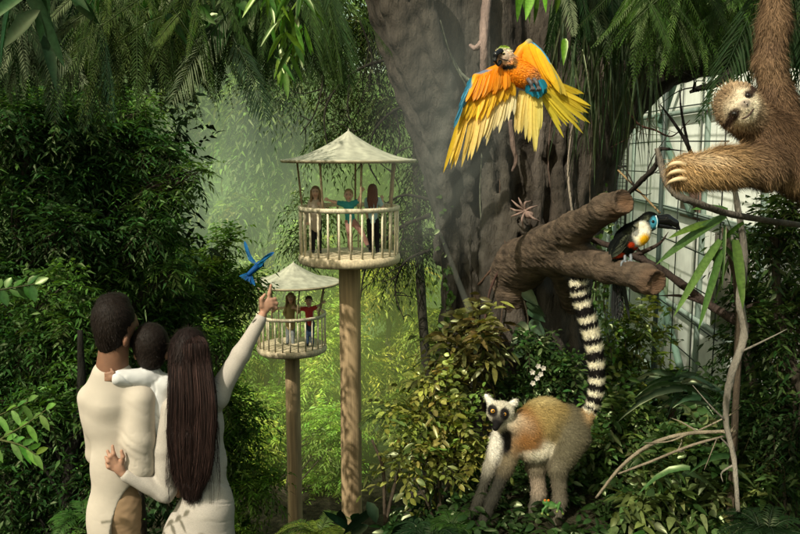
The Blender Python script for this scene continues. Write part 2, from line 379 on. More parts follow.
for a, b, r0, r1, e_ in ((at(300, -60, 24), at(165, 250, 24), .35, .9, .016), (at(270, -60, 25), at(215, 300, 25), .3, .8, .03), (at(330, -60, 26), at(280, 330, 26), .3, .9, .022), (at(470, 20, 5.0), at(405, 260, 4.6), .03, .10, .22), (at(455, 40, 5.0), at(430, 250, 4.6), .02, .06, .22), (at(520, 110, 5.1), at(425, 235, 4.7), .015, .06, .34), (at(437, 225, 4.9), at(470, 312, 4.7), .010, .022, 2.2)):
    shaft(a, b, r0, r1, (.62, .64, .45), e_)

# ================================================================== ground
xs = np.concatenate([-np.geomspace(900, 14, 26), np.linspace(-13, 13, 105), np.geomspace(14, 900, 26)])
ys = np.concatenate([[-200, -60, -20, -8], np.linspace(-4, 24, 113), np.geomspace(25, 1500, 44)])
X, Y = np.meshgrid(xs, ys, indexing='ij'); Z = ground(X, Y) + .03 * np.sin(X * 5.3 + Y * 3) * np.cos(Y * 4.1 - X)
nx, ny = X.shape; i = np.arange(nx - 1)[:, None] * ny; j = np.arange(ny - 1)[None]
Qg = np.stack([i + j, i + j + ny, i + ny + j + 1, i + j + 1], -1).reshape(-1, 4)
g = MB(); Vg = np.stack([X, Y, Z], -1).reshape(-1, 3); cg = np.where((Vg[:, 1:2] > 30), [.02, .04, .012], [.03, .028, .016]); g.add(Vg, None, Qg, cg)
tag(g.build('ground', M_soil), kind='structure')

# ================================================================== vegetation builders
GD = np.array([.010, .028, .010]); GM = np.array([.022, .065, .014]); GB = np.array([.075, .16, .022]); GY = np.array([.16, .21, .035]); GBL = np.array([.022, .06, .04])
def sprays(mb, P, D, n_leaf, tl, L, W, col, prof=LANCE, droop=.3, spread=.9, var=.28, hang=.35, twig=None, shade=None):
    """twigs starting at P heading D, each with two rows of leaves"""
    n = len(P); D = nrm(D); S = nrm(np.cross(D, [0, 0, 1.]) + 1e-5 * rng.normal(size=(n, 3))); U = np.cross(S, D)
    tl = tl * (.6 + .8 * rng.random(n)); t = (np.arange(n_leaf) + .6) / n_leaf
    pos = P[:, None] + D[:, None] * (tl[:, None] * t)[..., None] + np.array([0, 0, -1]) * (hang * tl[:, None] * t ** 2)[..., None]
    sd = np.where(np.arange(n_leaf) % 2, 1, -1)[None, :, None]
    dd = D[:, None] * .65 + S[:, None] * sd * spread + np.array([0, 0, -1]) * hang * t[None, :, None] + .22 * rng.normal(size=(n, n_leaf, 3))
    nn = U[:, None] + .45 * rng.normal(size=(n, n_leaf, 3))
    c = vary(col, n, var, .1) if np.ndim(col) == 1 else col
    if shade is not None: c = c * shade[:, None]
    c = np.repeat(c[:, None], n_leaf, 1).reshape(-1, 3); c = np.clip(c * (1 + .2 * rng.normal(size=(len(c), 1))), .002, 1)
    leaves(mb, pos.reshape(-1, 3), dd.reshape(-1, 3), nn.reshape(-1, 3), L * (.6 + .7 * rng.random(n * n_leaf)), W * (.7 + .6 * rng.random(n * n_leaf)), c, prof, droop)
    if twig is not None:
        k = 3; E = P + D * tl[:, None] + np.array([0, 0, -1]) * (hang * tl)[:, None]; M = P + D * (tl * .5)[:, None] + np.array([0, 0, -1]) * (hang * tl * .25)[:, None]
        r = max(L * .02, .0015); V = np.stack([P + S * r, P - S * r, M + S * r * .8, M - S * r * .8, E], 1).reshape(-1, 3); o = np.arange(n)[:, None] * 5
        twig.add(V, np.array([[2, 3, 4]]) + o, np.array([[0, 1, 3, 2]]) + o, (.05, .04, .02))
def crown(mb, clumps, n, n_leaf, tl, L, W, col, prof=LANCE, droop=.3, hang=.35, var=.28, twig=None, col2=None, shell=.4):
    """clumps: (centre, (rx, ry, rz)); foliage gathers in each, lighter on top, darker below, this shading put into the leaf colour"""
    vol = np.array([np.prod(c[1]) for c in clumps]) ** .67; cnt = np.maximum(6, (n * vol / vol.sum())).astype(int)
    for (c, r), m in zip(clumps, cnt):
        q = inball(m, shell); P = np.asarray(c) + q * np.asarray(r)
        D = q * .9 + .5 * rdir(m) + np.array([0, 0, .15])
        base = np.asarray(col) if col2 is None or rng.random() > .4 else np.asarray(col2)
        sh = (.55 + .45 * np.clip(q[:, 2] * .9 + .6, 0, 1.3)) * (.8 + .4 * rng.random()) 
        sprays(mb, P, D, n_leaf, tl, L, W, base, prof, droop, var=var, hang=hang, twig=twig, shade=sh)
def pxclumps(cl, D, dep=1.0, sub=3, jit=.8):
    out = []
    for (u, v, r) in cl:
        R = r * D / 800
        for _ in range(sub):
            o = inball(1)[0] * R * jit; out.append((at(u, v, D) + o * [1, dep, 1], (R * .45 * (.7 + .6 * rng.random()), R * .5 * dep, R * .38)))
    return out
def tree(name, label, cl, D, base_px, n, n_leaf=8, tl=.5, L=.12, W=.035, col=GM, col2=None, trunk_r=.12, group=None, prof=LANCE, droop=.3, hang=.35, dep=1.0, bark=(.05, .04, .028), mat=None, top_px=None, twigs=True, sub=5, cat='tree', kink=.25, limbs=True, shell=.4):
    cls = pxclumps(cl, D, dep, sub)
    b = at(*base_px, D); b[2] = float(ground(b[0], b[1])) - .1
    top = at(*(top_px or (cl[0][0], cl[0][1])), D)
    t = thing(name, label, cat, (b[0], b[1], b[2]), group)
    tr = MB(); m = 7; f = np.linspace(0, 1, m)[:, None]; P = b * (1 - f) + top * f
    P[1:-1] += rng.normal(size=(m - 2, 3)) * kink * trunk_r * 3 * np.array([1, 1, .2]); Pc = catmull(P, 28)
    tube(tr, Pc, [trunk_r * 1.5, trunk_r * 1.1, trunk_r, trunk_r * .8, trunk_r * .35], bark, 10, 40, wob=.04)
    if limbs:
        for c, r in cls:
            j = np.argmin(np.linalg.norm(Pc - (c - np.array([0, 0, .5 * np.linalg.norm(c - top) + r[2]])), axis=1)); j = min(j, 25); s0 = Pc[j]
            mid = (s0 + c) / 2 + np.array([0, 0, .15]) * np.linalg.norm(c - s0) + rng.normal(size=3) * .08 * np.linalg.norm(c - s0)
            tube(tr, [s0, mid, c], [trunk_r * .38, trunk_r * .22, trunk_r * .06], bark, 6, 12, wob=.05)
            for _ in range(3):
                e = c + inball(1)[0] * np.array(r) * 1.1; tube(tr, [mid, (mid + e) / 2 + rng.normal(size=3) * .1 * r[0], e], [trunk_r * .15, trunk_r * .09, trunk_r * .03], bark, 5, 8)
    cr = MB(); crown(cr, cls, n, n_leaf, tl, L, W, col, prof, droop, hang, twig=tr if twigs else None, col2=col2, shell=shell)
    tr.build('trunk', M_bark, t); cr.build('crown', mat or M_leaf, t); return t
def bush(name, label, cl, D, n, L=.07, W=.03, col=GM, col2=None, prof=OVAL, n_leaf=7, tl=.22, droop=.25, hang=.2, cat='shrub', mat=None, group=None, stems=7, dep=.8, sub=4, bark=(.06, .05, .03)):
    cls = pxclumps(cl, D, dep, sub); c = np.mean([q[0] for q in cls], 0); lo = np.min([q[0] for q in cls], 0)
    b = np.array([c[0], c[1], float(ground(c[0], c[1])) - .03]); t = thing(name, label, cat, b, group)
    st = MB()
    for q in rng.permutation(len(cls))[:stems]:
        e = cls[q][0]; s0 = b + rng.normal(size=3) * [.04, .04, 0]; tube(st, [s0, (s0 * .6 + e * .4) + [0, 0, .06], e], [.012 * D / 5, .008 * D / 5, .003], bark, 6, 10)
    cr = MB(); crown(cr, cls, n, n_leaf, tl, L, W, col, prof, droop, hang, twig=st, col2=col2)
    st.build('stem', M_bark, t); cr.build('leaves', mat or M_leafg, t); return t
def frond(mb, P0, D0, L, n, ll, lw, col, droop=.6, curve=None, ang=.9, stem=None, taper=True, prof=LANCE, ldroop=.3, up=None, rw=.004, vees=.25):
    """one pinnate leaf: arching rib with leaflets on both sides"""
    P0 = np.asarray(P0, float); D0 = nrm(np.asarray(D0, float)); s_ = np.linspace(0, 1, 14)
    ctr = P0 + D0 * (L * s_)[:, None] + np.array([0, 0, -1]) * (droop * L * s_ ** 2)[:, None]
    if curve is not None: ctr = ctr + np.asarray(curve) * (L * s_ ** 2)[:, None]
    T = nrm(np.gradient(ctr, axis=0)); tube(stem if stem is not None else mb, ctr, [rw, rw * .7, rw * .3], np.asarray(col) * .8 + .01, 5, 14, caps=False)
    t = np.linspace(.1, 1, n); Pp = np.stack([np.interp(t, s_, ctr[:, q]) for q in range(3)], 1); Tt = nrm(np.stack([np.interp(t, s_, T[:, q]) for q in range(3)], 1))
    U = np.array([0, 0, 1.]) if up is None else np.asarray(up, float); S = nrm(np.cross(Tt, U) + 1e-5); Nn = np.cross(S, Tt)
    w_ = np.sin(np.pi * np.clip(t * .85 + .12, 0, 1)) ** .6 if taper else np.ones(n)
    for sd in (-1, 1):
        d = Tt * math.cos(ang) + S * sd * math.sin(ang) + Nn * vees + .06 * rng.normal(size=(n, 3))
        leaves(mb, Pp, d, Nn, ll * w_ * (.9 + .2 * rng.random(n)), lw, vary(col, n, .12, .06), prof, ldroop)
def hang_from(name, label, cat, u, v, D, group=None): return thing(name, label, cat, at(u, v, D), group)
# ================================================================== far forest and valley trees
ff = MB(); n = 34000
th = rng.random(n); xx = -42 + 80 * th; yy = 50 + 6 * rng.random(n) + .012 * xx ** 2; zz = -10 + 44 * rng.random(n)
P = np.stack([xx, yy, zz], 1); lump = wave(P, .35, 5, 2)
P[:, 1] += lump * 2.2
sprays(ff, P, rdir(n) + [0, -.5, -.2], 6, 1.1, .5, .2, (.08, .16, .03), hang=.5, shade=np.clip(.9 + lump * .9, .15, 2.0))
tag(ff.build('distant_forest', M_dleaf), 'hazy green mass of distant forest closing off the valley', 'forest', kind='stuff')
# tall pale trunk in the mist
tree('tall_tree', 'tall misty tree with a broad pale trunk far down the valley', [(190, 120, 42), (225, 95, 40), (170, 170, 28), (185, 215, 22)], 36, (200, 330), 1300, 7, 1.4, .5, .16, (.12,.19,.06), trunk_r=.6, bark=(.07, .075, .055), top_px=(208, 60), hang=.6)
tree('vine_hung_tree', 'misty tree strung with hanging leafy vines right of the pale trunk', [(255, 120, 40), (262, 165, 30), (250, 205, 24), (285, 90, 40)], 32, (262, 330), 1500, 8, 1.0, .34, .11, (.14, .22, .05), trunk_r=.16, top_px=(275, 60), hang=1.1)
tree('valley_tree', 'bright leafy tree in front of the misty gap below the blue bird', [(205, 268, 26), (180, 290, 30), (238, 290, 20), (160, 330, 34), (205, 330, 30), (225, 240, 12)], 18, (205, 520), 1800, 9, .5, .17, .05, (.09, .19, .03), (.19, .32, .06), trunk_r=.09)
tree('valley_tree', 'sunlit yellow green tree glowing behind the lower hut', [(262, 345, 38), (305, 385, 40), (270, 420, 44), (325, 335, 34), (240, 390, 26), (318, 300, 34), (255, 290, 30), (300, 270, 36)], 31, (285, 600), 5200, 9, .6, .21, .06, (.42, .58, .11), (.27, .44, .08), trunk_r=.12)
tree('valley_tree', 'sunlit bushy tree low between the two wooden poles', [(265, 470, 40), (320, 440, 34), (318, 500, 42), (262, 530, 44), (290, 560, 40)], 28, (290, 640), 3800, 9, .5, .19, .055, (.26, .44, .08), (.40, .54, .10), trunk_r=.1)
tree('valley_tree', 'pale yellow green tree glowing right of the tall wooden pole', [(385, 300, 36), (375, 350, 38), (405, 375, 40), (372, 400, 36), (410, 280, 26), (430, 330, 30), (385, 430, 40)], 32.5, (395, 560), 4200, 9, .7, .24, .07, (.50, .56, .09), (.3, .4, .07), trunk_r=.14, hang=.7)
tree('valley_tree', 'dark green tree in shade behind the pointing woman', [(215, 385, 24), (228, 430, 28), (232, 485, 32), (220, 530, 34), (208, 335, 16)], 12.5, (240, 700), 2200, 8, .34, .10, .032, (.07, .17, .025), (.14, .27, .04), trunk_r=.07)
# drooping dark tree behind the tall hut
dt = tree('weeping_tree', 'dark drooping tree with curling bare twigs behind the tall hut', [(330, 20, 50), (300, 70, 40), (385, 30, 44), (360, 95, 44), (405, 90, 36), (330, 140, 26), (415, 190, 34), (395, 235, 36), (425, 250, 24), (312, 205, 24), (300, 240, 20), (430, 150, 26)], 25, (432, 560), 2400, 9, .65, .19, .05, (.030, .060, .014), (.06, .10, .02), trunk_r=.15, top_px=(420, 20), hang=1.3, bark=(.03, .028, .02), limbs=False, dep=.5)
cu = MB(); A = lambda u, v, o=0: at(u, v, 23.5 + o)
for pts, r in [([(430, 215), (405, 225), (385, 240), (366, 268), (360, 300)], 2.2), ([(432, 200), (405, 195), (385, 205), (372, 225)], 1.7), ([(430, 250), (405, 262), (395, 290), (404, 320)], 1.5),
               ([(425, 100), (395, 110), (375, 130), (368, 160), (380, 185)], 1.8), ([(300, 30), (322, 70), (316, 110), (300, 135)], 1.4), ([(420, 60), (385, 60), (350, 75), (325, 110), (330, 160)], 2.0),
               ([(405, 225), (398, 250), (380, 262)], 1.0), ([(385, 205), (400, 218), (412, 240)], 1.0), ([(385, 240), (375, 232), (366, 240)], .9), ([(350, 75), (348, 110), (356, 140)], 1.1), ([(395, 110), (400, 140), (392, 165), (400, 190)], 1.2), ([(360, 20), (372, 60), (362, 100)], 1.2)]:
    pp = [A(u, v, rng.normal() * .2) for u, v in pts]; tube(cu, pp, [r * 25 / 800, r * 25 / 800 * .3], (.02, .018, .012), 6, 24, wob=.1)
    for _ in range(7):
        q = catmull(pp, 30)[rng.integers(5, 29)]; e = q + rng.normal(size=3) * [.5, .4, .4] - [0, 0, .3]
        tube(cu, [q, (q + e) / 2 + rng.normal(size=3) * .12, e], [.018, .006], (.02, .018, .012), 4, 8)
cu.build('hanging_twigs', M_bark, dt)
# trees at the left, their shade put into dark leaf colours
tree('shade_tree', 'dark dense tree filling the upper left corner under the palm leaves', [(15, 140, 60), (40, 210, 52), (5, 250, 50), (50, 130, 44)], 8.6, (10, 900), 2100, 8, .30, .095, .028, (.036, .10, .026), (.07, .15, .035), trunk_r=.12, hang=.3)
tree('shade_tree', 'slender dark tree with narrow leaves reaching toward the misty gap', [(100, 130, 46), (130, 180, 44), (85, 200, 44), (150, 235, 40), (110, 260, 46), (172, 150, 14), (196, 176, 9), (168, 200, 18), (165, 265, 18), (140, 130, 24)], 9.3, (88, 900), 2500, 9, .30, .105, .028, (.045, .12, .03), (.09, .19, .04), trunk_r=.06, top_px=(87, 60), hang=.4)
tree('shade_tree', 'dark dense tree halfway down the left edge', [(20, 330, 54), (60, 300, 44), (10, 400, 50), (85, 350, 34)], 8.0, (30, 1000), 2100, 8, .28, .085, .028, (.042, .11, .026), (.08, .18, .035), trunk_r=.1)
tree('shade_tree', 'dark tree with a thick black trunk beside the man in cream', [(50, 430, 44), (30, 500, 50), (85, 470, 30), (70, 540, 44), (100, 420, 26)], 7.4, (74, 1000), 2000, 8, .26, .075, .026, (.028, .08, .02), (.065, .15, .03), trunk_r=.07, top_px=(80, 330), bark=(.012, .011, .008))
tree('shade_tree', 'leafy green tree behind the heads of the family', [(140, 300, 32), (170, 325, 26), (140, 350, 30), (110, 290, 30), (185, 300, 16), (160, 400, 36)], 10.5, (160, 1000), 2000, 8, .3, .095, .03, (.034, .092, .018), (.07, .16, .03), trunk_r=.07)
for k in range(2):
    pass
# backing foliage far left and beneath hiding bare ground, deep shade put into near-black leaves
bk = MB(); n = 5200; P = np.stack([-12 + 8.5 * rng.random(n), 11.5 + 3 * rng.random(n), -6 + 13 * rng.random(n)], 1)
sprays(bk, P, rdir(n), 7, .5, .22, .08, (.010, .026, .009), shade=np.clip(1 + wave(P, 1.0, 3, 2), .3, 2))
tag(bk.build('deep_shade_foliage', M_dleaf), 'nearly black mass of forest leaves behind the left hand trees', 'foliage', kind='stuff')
# ================================================================== the great fig tree
def P3(*q): return [at(u, v, D) for u, v, D in q]
tb = at(520, 440, 6.1); tb[2] = float(ground(tb[0], tb[1]))
fig = thing('fig_tree', 'massive grey brown fig tree with fluted trunk and a limb arching over to the right', 'tree', tb)
S = Sculpt(.14); px = 6 / 800; bk_ = (.062, .052, .041); bk2 = (.044, .038, .031)
def ch(q, r, col=bk_, n=None, k=None): S.chain(P3(*q), [a * px for a in r], col, k, n or len(q) * 3)
ch([(515, 500, 6.15), (518, 400, 6.2), (518, 320, 6.2), (522, 240, 6.2), (528, 160, 6.2), (538, 80, 6.2), (548, -60, 6.2)], [75, 58, 50, 46, 44, 42, 42])
ch([(462, 500, 6.0), (464, 400, 6.05), (468, 320, 6.1), (472, 250, 6.1), (466, 185, 6.0), (450, 115, 5.95), (428, 40, 5.9), (398, -80, 5.8)], [36, 27, 23, 24, 30, 36, 40, 46])
ch([(582, 500, 6.1), (572, 400, 6.1), (566, 320, 6.1), (570, 250, 6.0), (576, 195, 6.0), (588, 140, 5.9), (625, 86, 5.8), (690, 50, 5.7), (790, 44, 5.7), (900, 30, 5.6)], [26, 19, 17, 19, 24, 27, 24, 20, 19, 19], (.075, .062, .047))
ch([(560, 220, 6.15), (585, 130, 6.1), (592, 40, 6.1), (600, -60, 6.1)], [34, 34, 32, 30], bk2)
ch([(505, 130, 5.95), (490, 60, 5.9), (480, -60, 5.9)], [30, 28, 28])
ch([(610, 100, 5.85), (660, 30, 5.8), (740, -30, 5.7)], [20, 18, 16], (.06, .05, .038))
rr_ = np.random.default_rng(77)
for k in range(26):
    u0 = 440 + 155 * rr_.random(); lean = -14 * (u0 - 520) / 70 * rr_.random(); v1 = 60 + 260 * rr_.random(); dd = 5.50 + .34 * abs((u0 - 522) / 75) ** 2
    pts = [(u0 + lean * -1.2 + 6 * rr_.normal(), 520, dd - .04)] + [(u0 + (lean + (-26 if u0 < 490 and v < 160 else 0)) * (450 - v) / 450 + 3.5 * rr_.normal(), v, dd + .10 * (450 - v) / 450 - (.25 if u0 < 490 and v < 160 else 0)) for v in np.arange(440, v1, -45)]
    r0 = 2.6 + 3.4 * rr_.random(); ch(pts, list(np.linspace(r0 * 1.5, r0 * .7, len(pts)))[:len(pts)], bk_ if rr_.random() < .6 else (.10, .085, .072), k=.03)
for q, r in [([(440, 520, 5.8), (446, 420, 5.85), (452, 330, 5.9), (458, 250, 5.92), (462, 190, 5.85)], [12, 9, 7, 6, 5]),
             ([(486, 520, 5.65), (488, 420, 5.72), (492, 330, 5.82), (490, 250, 5.85), (500, 180, 5.84), (505, 100, 5.85)], [14, 11, 9, 9, 8, 6]),
             ([(535, 520, 5.6), (532, 430, 5.65), (530, 350, 5.75), (526, 280, 5.78), (512, 210, 5.8), (508, 150, 5.8)], [15, 12, 9, 8, 7, 5]),
             ([(556, 520, 5.72), (552, 420, 5.75), (556, 340, 5.8), (560, 260, 5.8), (552, 215, 5.78), (528, 180, 5.8), (512, 150, 5.8)], [13, 10, 7, 7, 7, 7, 5]),
             ([(600, 520, 5.9), (588, 420, 5.95), (582, 340, 5.95), (580, 270, 5.9), (574, 215, 5.78), (590, 160, 5.75), (596, 100, 5.85)], [10, 8, 6, 6, 6, 6, 5]),
             ([(560, 262, 5.8), (574, 215, 5.78)], [6, 5]), ([(470, 400, 5.8), (474, 300, 5.85), (470, 230, 5.83), (478, 160, 5.75)], [7, 5, 5, 4]),
             ([(508, 400, 5.6), (512, 320, 5.7), (508, 260, 5.75)], [7, 6, 5]), ([(548, 150, 5.8), (540, 90, 5.82), (552, 20, 5.8)], [7, 7, 6]),
             ([(420, 520, 5.9), (438, 440, 5.95), (450, 370, 6.0)], [16, 10, 6]), ([(440, 260, 5.85), (446, 190, 5.72), (428, 120, 5.55), (404, 50, 5.4), (380, -60, 5.3)], [6, 8, 9, 10, 11]), ([(470, 200, 5.7), (462, 140, 5.55), (446, 80, 5.4), (425, 10, 5.3), (412, -60, 5.2)], [5, 7, 8, 9, 9]), ([(452, 170, 5.65), (440, 110, 5.5), (420, 60, 5.4), (400, 0, 5.3)], [4, 5, 5, 5]), ([(618, 520, 6.0), (598, 440, 6.0), (584, 380, 6.05)], [15, 10, 6])]:
    ch(q, r, bk_, k=.045)
def ridg(V):
    q = (V - tb) * [1, 1, .16]; return .026 * wave(q, 12, 2, 4) + .014 * wave(V, 16, 4, 3)
S.k = .1
S.paint(at(455, 150, 5.8), np.array([70, 190, 200]) * px, (.07, .07, .06), .7, .6)  # grey haze over the upper left limb painted into the bark
S.paint(at(700, 90, 5.7), np.array([130, 60, 200]) * px, (.035, .033, .022), .5, .7)
S.paint(at(545, 235, 5.7), np.array([30, 45, 80]) * px, (.045, .035, .027), .7, .8)
S.build('trunk', M_fbark, fig, .021, ridg, 1)
# the sawn double branch
S = Sculpt(.05); bc = (.098, .070, .048)
def ch2(q, r, col=bc, k=None): S.chain(P3(*q), [a * d[2] / 800 for a, d in zip(r, q)], col, k, None)
ch2([(505, 283, 5.75), (522, 264, 5.45), (545, 249, 5.0), (575, 229, 4.4), (605, 209, 3.98), (622, 202, 3.85)], [24, 25, 22, 16.5, 13, 13])
ch2([(552, 252, 4.9), (580, 260, 4.5), (609, 268, 4.1), (645, 279, 3.82), (660, 284, 3.73)], [20, 16.5, 13.8, 12.8, 12.3])
ch2([(512, 290, 5.6), (514, 320, 5.7), (508, 350, 5.75)], [22, 14, 9]); ch2([(500, 300, 5.6), (478, 302, 5.75), (462, 330, 5.85)], [10, 7, 5], k=.03); ch2([(556, 262, 4.9), (566, 285, 5.3), (572, 310, 5.7)], [12, 10, 9])
for c, d in ((P3((627, 200, 3.81))[0], P3((622, 202, 3.85))[0] - P3((605, 209, 3.98))[0]), (P3((661, 284, 3.73))[0], P3((648, 280, 3.8))[0] - P3((610, 266, 4.1))[0])):
    S.ell(c + nrm(d) * .06, (.10, .10, .10), sub=True, k=.01)
S.paint(at(624, 207, 3.88), .10, (.17, .095, .052), .6, .9); S.paint(at(654, 282, 3.77), .09, (.15, .082, .046), .6, .8)
S.build('sawn_branch', M_cut, fig, .0085, lambda V: .005 * wave(V * [.35, .5, 1.7], 34, 8, 3) + .004 * wave(V, 110, 9, 2), 1)
rt = MB()
def rootl(q, r, col=(.16, .12, .10), mb=None, wob=.06): tube(mb or rt, P3(*q), np.array(r) * 6 / 800, col, 8, len(q) * 7, wob)
rootl([(489, -20, 5.55), (485, 18, 5.5), (484, 42, 5.48), (484, 70, 5.55), (480, 100, 5.7)], [4.5, 4.5, 4.2, 3.6, 2], (.30, .22, .19))
rootl([(484, 40, 5.48), (476, 48, 5.5), (470, 45, 5.55)], [3.5, 2.6, 1.5], (.30, .22, .19))
rootl([(510, 120, 5.6), (513, 145, 5.6), (516, 160, 5.62), (512, 172, 5.65)], [2.2, 2.6, 2, 1.2], (.24, .17, .14))
rt.build('aerial_root', M_bark, fig)
for q, r, c in [([(440, 20, 5.3), (452, 60, 5.4), (468, 90, 5.5), (482, 130, 5.6), (480, 200, 5.7), (486, 300, 5.6), (470, 400, 5.6)], 1.0, (.12, .13, .09)), ([(425, -10, 5.3), (437, 22, 5.35), (447, 48, 5.4), (460, 72, 5.5), (475, 84, 5.5)], 1.8, (.17, .19, .14)),
                ([(590, -10, 5.5), (588, 60, 5.5), (592, 120, 5.6), (590, 200, 5.6), (596, 300, 5.65), (588, 420, 5.7)], .9, (.1, .08, .06)), ([(573, 120, 5.6), (568, 170, 5.55), (573, 220, 5.5)], 1.2, (.33, .28, .22)),
                ([(502, 100, 5.6), (500, 200, 5.65), (506, 260, 5.5), (500, 330, 5.5), (490, 400, 5.5)], .8, (.10, .07, .05)), ([(555, 90, 5.6), (548, 160, 5.65), (556, 215, 5.6)], .9, (.14, .1, .08)), ([(519, 260, 5.2), (500, 270, 5.4), (488, 300, 5.5), (482, 360, 5.5), (484, 430, 5.4)], 1.3, (.09, .05, .04)),
                ([(548, 250, 4.9), (525, 258, 5.2), (500, 262, 5.5), (478, 285, 5.6)], 1.1, (.10, .06, .04))]:
    l = MB(); tube(l, P3(*q), [r * 5.6 / 800] * 2, c, 6, 60, .12); l.build('liana', M_bark, fig)

# ================================================================== glasshouse wall and wire grid behind the tree
A0 = at(596, 300, 16.5); B0 = at(800, 300, 7.2); dv = (B0 - A0) * [1, 1, 0]; Lw = np.linalg.norm(dv); ex = dv / Lw; ez = UZ; en = np.cross(ez, ex)
if en @ (CAM - A0) < 0: en = -en
AX = np.array([ex, en, ez]); W0 = np.array([A0[0], A0[1], -.8])
def wp(s_, z, o=0.0): return W0 + ex * s_ + ez * (z + .8) + en * o
gh = thing('glasshouse', 'pale panelled glasshouse wall behind the wire grid', 'building', wp(Lw / 2, -.8))
m = MB(); box(m, wp(Lw / 2, 1.6, -.08), (Lw / 2, .06, 4.5), (.66, .70, .63), AX); m.build('wall', M_paint, gh, smooth=False)
for k in range(5):
    m = MB(); box(m, wp(Lw * (k + .5) / 5, 1.6, .0), (.035, .03, 4.5), (.20, .27, .23), AX); m.build('mullion', M_paint, gh, smooth=False)
for z in (-1.9, -.75, .4, 1.7, 3.0, 4.3):
    m = MB(); box(m, wp(Lw / 2, z, .034), (Lw / 2, .02, .03), (.24, .31, .27), AX); m.build('rail', M_paint, gh, smooth=False)
for s0, s1, z0, z1 in ((1.2, 3.4, 3.0, 4.9), (4.6, 6.6, 2.9, 4.7), (6.2, 4.4, 1.7, 3.0), (2.6, 1.0, .4, 1.7), (6.8, 5.0, -.9, .5), (4.2, 5.2, -1.6, .2)):
    m = MB(); tube(m, [wp(s0, z0, .08), wp(s1, z1, .08)], [.05, .05], (.10, .17, .13), 8, 3); m.build('brace', M_paint, gh)
m = MB(); box(m, wp(5.9, 2.05, -.005), (.42, .02, .42), (.30, .18, .15), AX); m.build('shutter', M_paint, gh, smooth=False)
m = MB(); box(m, wp(7.4, 1.0, -.005), (.5, .02, .55), (.16, .14, .12), AX); m.build('panel', M_paint, gh, smooth=False)
m = MB(); box(m, wp(4.1, .55, -.005), (.9, .02, .35), (.12, .17, .10), AX); m.build('panel', M_paint, gh, smooth=False)
wf = thing('wire_grid', 'tall dark wire grid standing in front of the pale glasshouse wall', 'fence', wp(Lw / 2, -.8, .7))
m = MB(); m2 = MB(); ink = (.015, .022, .018)
for s_ in np.arange(-.2, Lw, .66): tube(m, [wp(s_, -2.7, .7), wp(s_, 4.8, .7)], [.0065, .0065], ink, 5, 2)
for z in np.arange(-2.46, 4.8, .36): tube(m, catmull([wp(-.2, z, .71), wp(Lw * .3, z - .03, .73), wp(Lw * .7, z + .02, .7), wp(Lw, z, .71)], 12), [.007, .007], ink, 5, 12)
m.build('wire_net', M_paint, wf)
for s_ in (.1, 2.4, 4.9, 7.2):
    q = MB(); tube(q, [wp(s_, -2.8, .74), wp(s_, 5.0, .74)], [.028, .028], (.03, .05, .042), 8, 2); q.build('post', M_paint, wf)
# darker slatted screen close beside the trunk
sc_ = thing('mesh_screen', 'dark fine mesh screen in the gap beside the fig trunk', 'screen', at(603, 300, 9))
m = MB(); c0 = at(603, 175, 9.0)
for k in range(16): tube(m, [c0 + [-.28 + k * .033, 0, -.55], c0 + [-.20 + k * .033 * .9, 0, .75]], [.004, .004], (.02, .02, .018), 4, 2)
for k in range(30): tube(m, [c0 + [-.28, 0, -.5 + k * .042], c0 + [.26, 0, -.5 + k * .042]], [.003, .003], (.02, .02, .018), 4, 2)
m.build('mesh_net', M_paint, sc_)
m = MB()
for a, b in (((-.29, -.6), (-.29, .8)), ((.27, -.6), (.27, .8)), ((-.29, .1), (.27, .1))): tube(m, [c0 + [a[0], 0, a[1]], c0 + [b[0], 0, b[1]]], [.014, .014], (.03, .035, .03), 6, 2)
m.build('screen_frame', M_paint, sc_)

